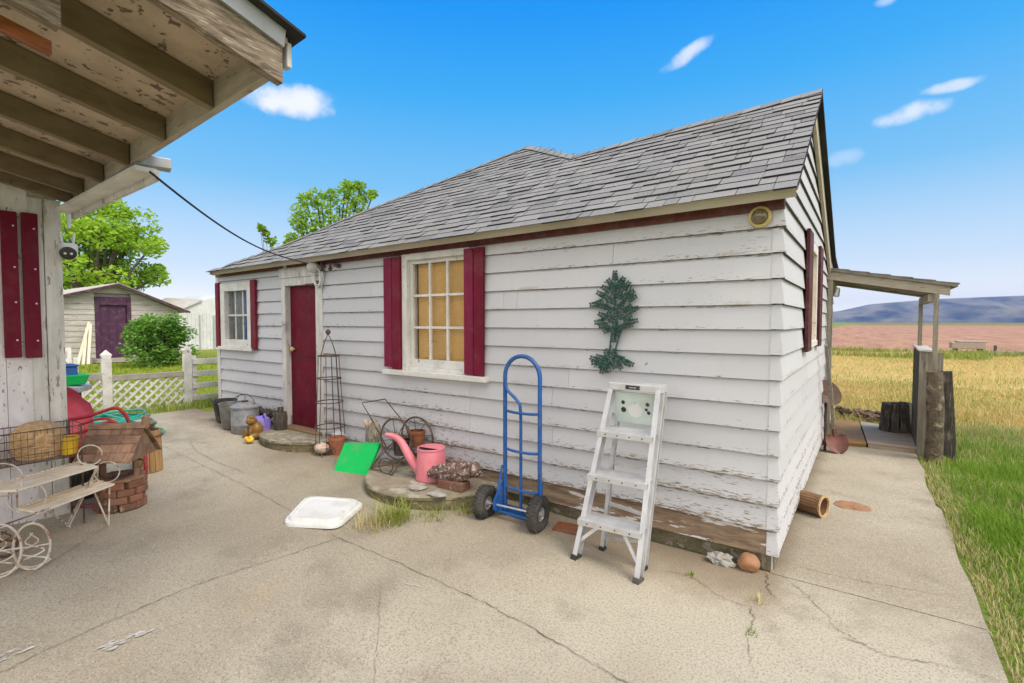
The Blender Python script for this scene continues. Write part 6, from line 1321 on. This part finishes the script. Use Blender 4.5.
# ------------------------------------------------------------------ grass
def grass(name, P, h, w_, m, label, lean=.6):
    V, F = blades(P, h, w_, lean); o = tri_mesh(name, V, F, m); return tag(o, label, 'grass', None, 'stuff')
def scatter(x0, x1, y0, y1, n): return np.stack([rng.uniform(x0, x1, n), rng.uniform(y0, y1, n), np.zeros(n)], 1)
def nzv(P, s, o=0): return np.array([noise.noise(Vector((p[0]*s, p[1]*s, o))) for p in P])
P = np.concatenate([scatter(.93, 4.6, -1.2, 7.5, 85000), scatter(.93, 2.6, -1.3, 3.0, 45000)]); e = nzv(P, 2.2, 3)
keep = (P[:, 0] > .97+.05*e-.03*(P[:, 1] > 2)) & (P[:, 1] < 6.0+1.2*nzv(P, .8, 9)); P = P[keep]; k = nzv(P, 1.3, 6)
edge = np.clip((P[:, 0]-.95)/.22, 0, 1); green = rng.random(len(P)) < (.25+.75*edge)*np.clip(1.25-(P[:, 1]-3.5)/3.0, .08, 1)*(.9+.5*k)
hh = (.035+.045*rng.random(len(P)))*(.6+.9*edge)*(1+.8*k)
grass('green_lawn', P[green], hh[green], rng.uniform(.0016, .0032, green.sum()), 'grassg', 'green lawn grass along the concrete path', 1.1)
Q = P[~green]; grass('dry_lawn_grass', Q, hh[~green]*1.0, rng.uniform(.002, .0035, len(Q)), 'straw_blade', 'dry straw coloured grass along the path edge', .9)
P = np.concatenate([scatter(-1.6, 7, 5.4, 12, 70000), scatter(-3, 18, 12, 29, 60000)]); k = nzv(P, .6, 2); d = P[:, 1]
P = P[(P[:, 0] > .1) | (d > 5.6)]; k = nzv(P, .6, 2); d = P[:, 1]; hh = (.05+.08*rng.random(len(P)))*(1+.8*k)*np.clip(1.25-.03*(d-5), .6, 1.2); ww = np.clip(.0018+.0004*d, .0025, .011)
gr = rng.random(len(P)) < np.clip(.42-.02*(d-5)+.7*nzv(P, .35, 12), .03, .85)
grass('golden_field_grass', P[~gr], hh[~gr], ww[~gr], 'grassy', 'tall golden dry grass of the field behind the porch', 1.4)
grass('field_weeds', P[gr], hh[gr]*.9, ww[gr], 'grassw', 'green weeds mixed into the golden field grass', .8)
P = scatter(-2, 20, 23.5, 29.5, 14000); P = P[nzv(P, .25, 5) > -.1]; grass('field_edge_weeds', P, rng.uniform(.1, .32, len(P)), np.full(len(P), .018), 'grassw', 'olive weed strip between the golden and the pink field', .7)
P = scatter(-18.5, -7.75, -3.2, 6.5, 52000); P[:, 2] = .25; k = nzv(P, .9, 8); P = P[(P[:, 0] < -7.8+.1*k) | (P[:, 1] > .05)]; k = nzv(P, .9, 8)
grass('yard_grass', P, (.05+.05*rng.random(len(P)))*(1+.8*k), np.clip(.003+.0007*(-P[:, 0]-7), .003, .012), 'grassb', 'sunny yard grass behind the lattice fence', .7)
P = np.concatenate([scatter(-8.25, -7.62, -2.0, .6, 1500), scatter(-7.9, -7.0, .02, .5, 400)]); P[:, 2] = .25; P = P[P[:, 0] < -7.68+.1*nzv(P, 2, 1)]
grass('fence_weeds', P, rng.uniform(.04, .15, len(P)), np.full(len(P), .005), 'grassw', 'weeds along the foot of the lattice fence', .8)
def tuft(name, px, py, n, r, h, label, lean=1.0, mat_='grassw'):
    c = G(px, py); a = rng.uniform(0, 6.283, n); q = r*rng.random(n)**.6; P = np.stack([c.x+q*np.cos(a), c.y+q*np.sin(a), np.full(n, zg(c.x))], 1)
    V, F = blades(P, h*rng.uniform(.4, 1.1, n), rng.uniform(.0018, .0035, n), lean); o = tri_mesh(name, V, F, mat_, None, (c.x, c.y, zg(c.x))); return tag(o, label, 'weed')
tuft('grass_tuft', 394, 522, 260, .13, .16, 'spiky green grass tuft at the left foot of the round concrete pad', 2.0)
tuft('grass_tuft', 372, 528, 150, .14, .13, 'yellowish grass tuft trailing from the pad along the concrete joint', 2.2, 'straw_blade')
tuft('grass_tuft', 432, 519, 90, .14, .09, 'small grass tuft at the front foot of the round pad', 1.1)
tuft('grass_tuft', 462, 513, 110, .10, .08, 'low grass tuft at the pad foot nearest the left tyre', 1.1)
tuft('weed', 690, 578, 26, .03, .05, 'tiny green weed in the crack right of the ladder', 1.3, 'grassg'); tuft('weed', 756, 604, 30, .045, .06, 'tiny straw weed in the crack in front of the house corner', 1.4, 'straw_blade')
tuft('weed', 752, 636, 20, .03, .04, 'tiny green weed lowest on the vertical crack', 1.3, 'grassg'); tuft('weed', 797, 494, 60, .06, .09, 'small green weed behind the slatted basket', 1.1, 'grassg')

# ------------------------------------------------------------------ air: far things fade into a pale blue haze
HZ = True
if HZ:
    b = MB(); b.bb((-1300, -400, -8), (2700, 2600, 99)); m = bpy.data.materials.new('pale air'); m.use_nodes = True; t = m.node_tree; t.nodes.remove(t.nodes['Principled BSDF'])
    pv = nd(t, 'ShaderNodeVolumePrincipled'); pv.inputs['Color'].default_value = (.16, .38, 1, 1); pv.inputs['Density'].default_value = .0002; pv.inputs['Anisotropy'].default_value = .0
    t.links.new(pv.outputs[0], t.nodes['Material Output'].inputs['Volume']); M['haze'] = m
    tag(b.build('haze', 'haze'), kind='stuff')
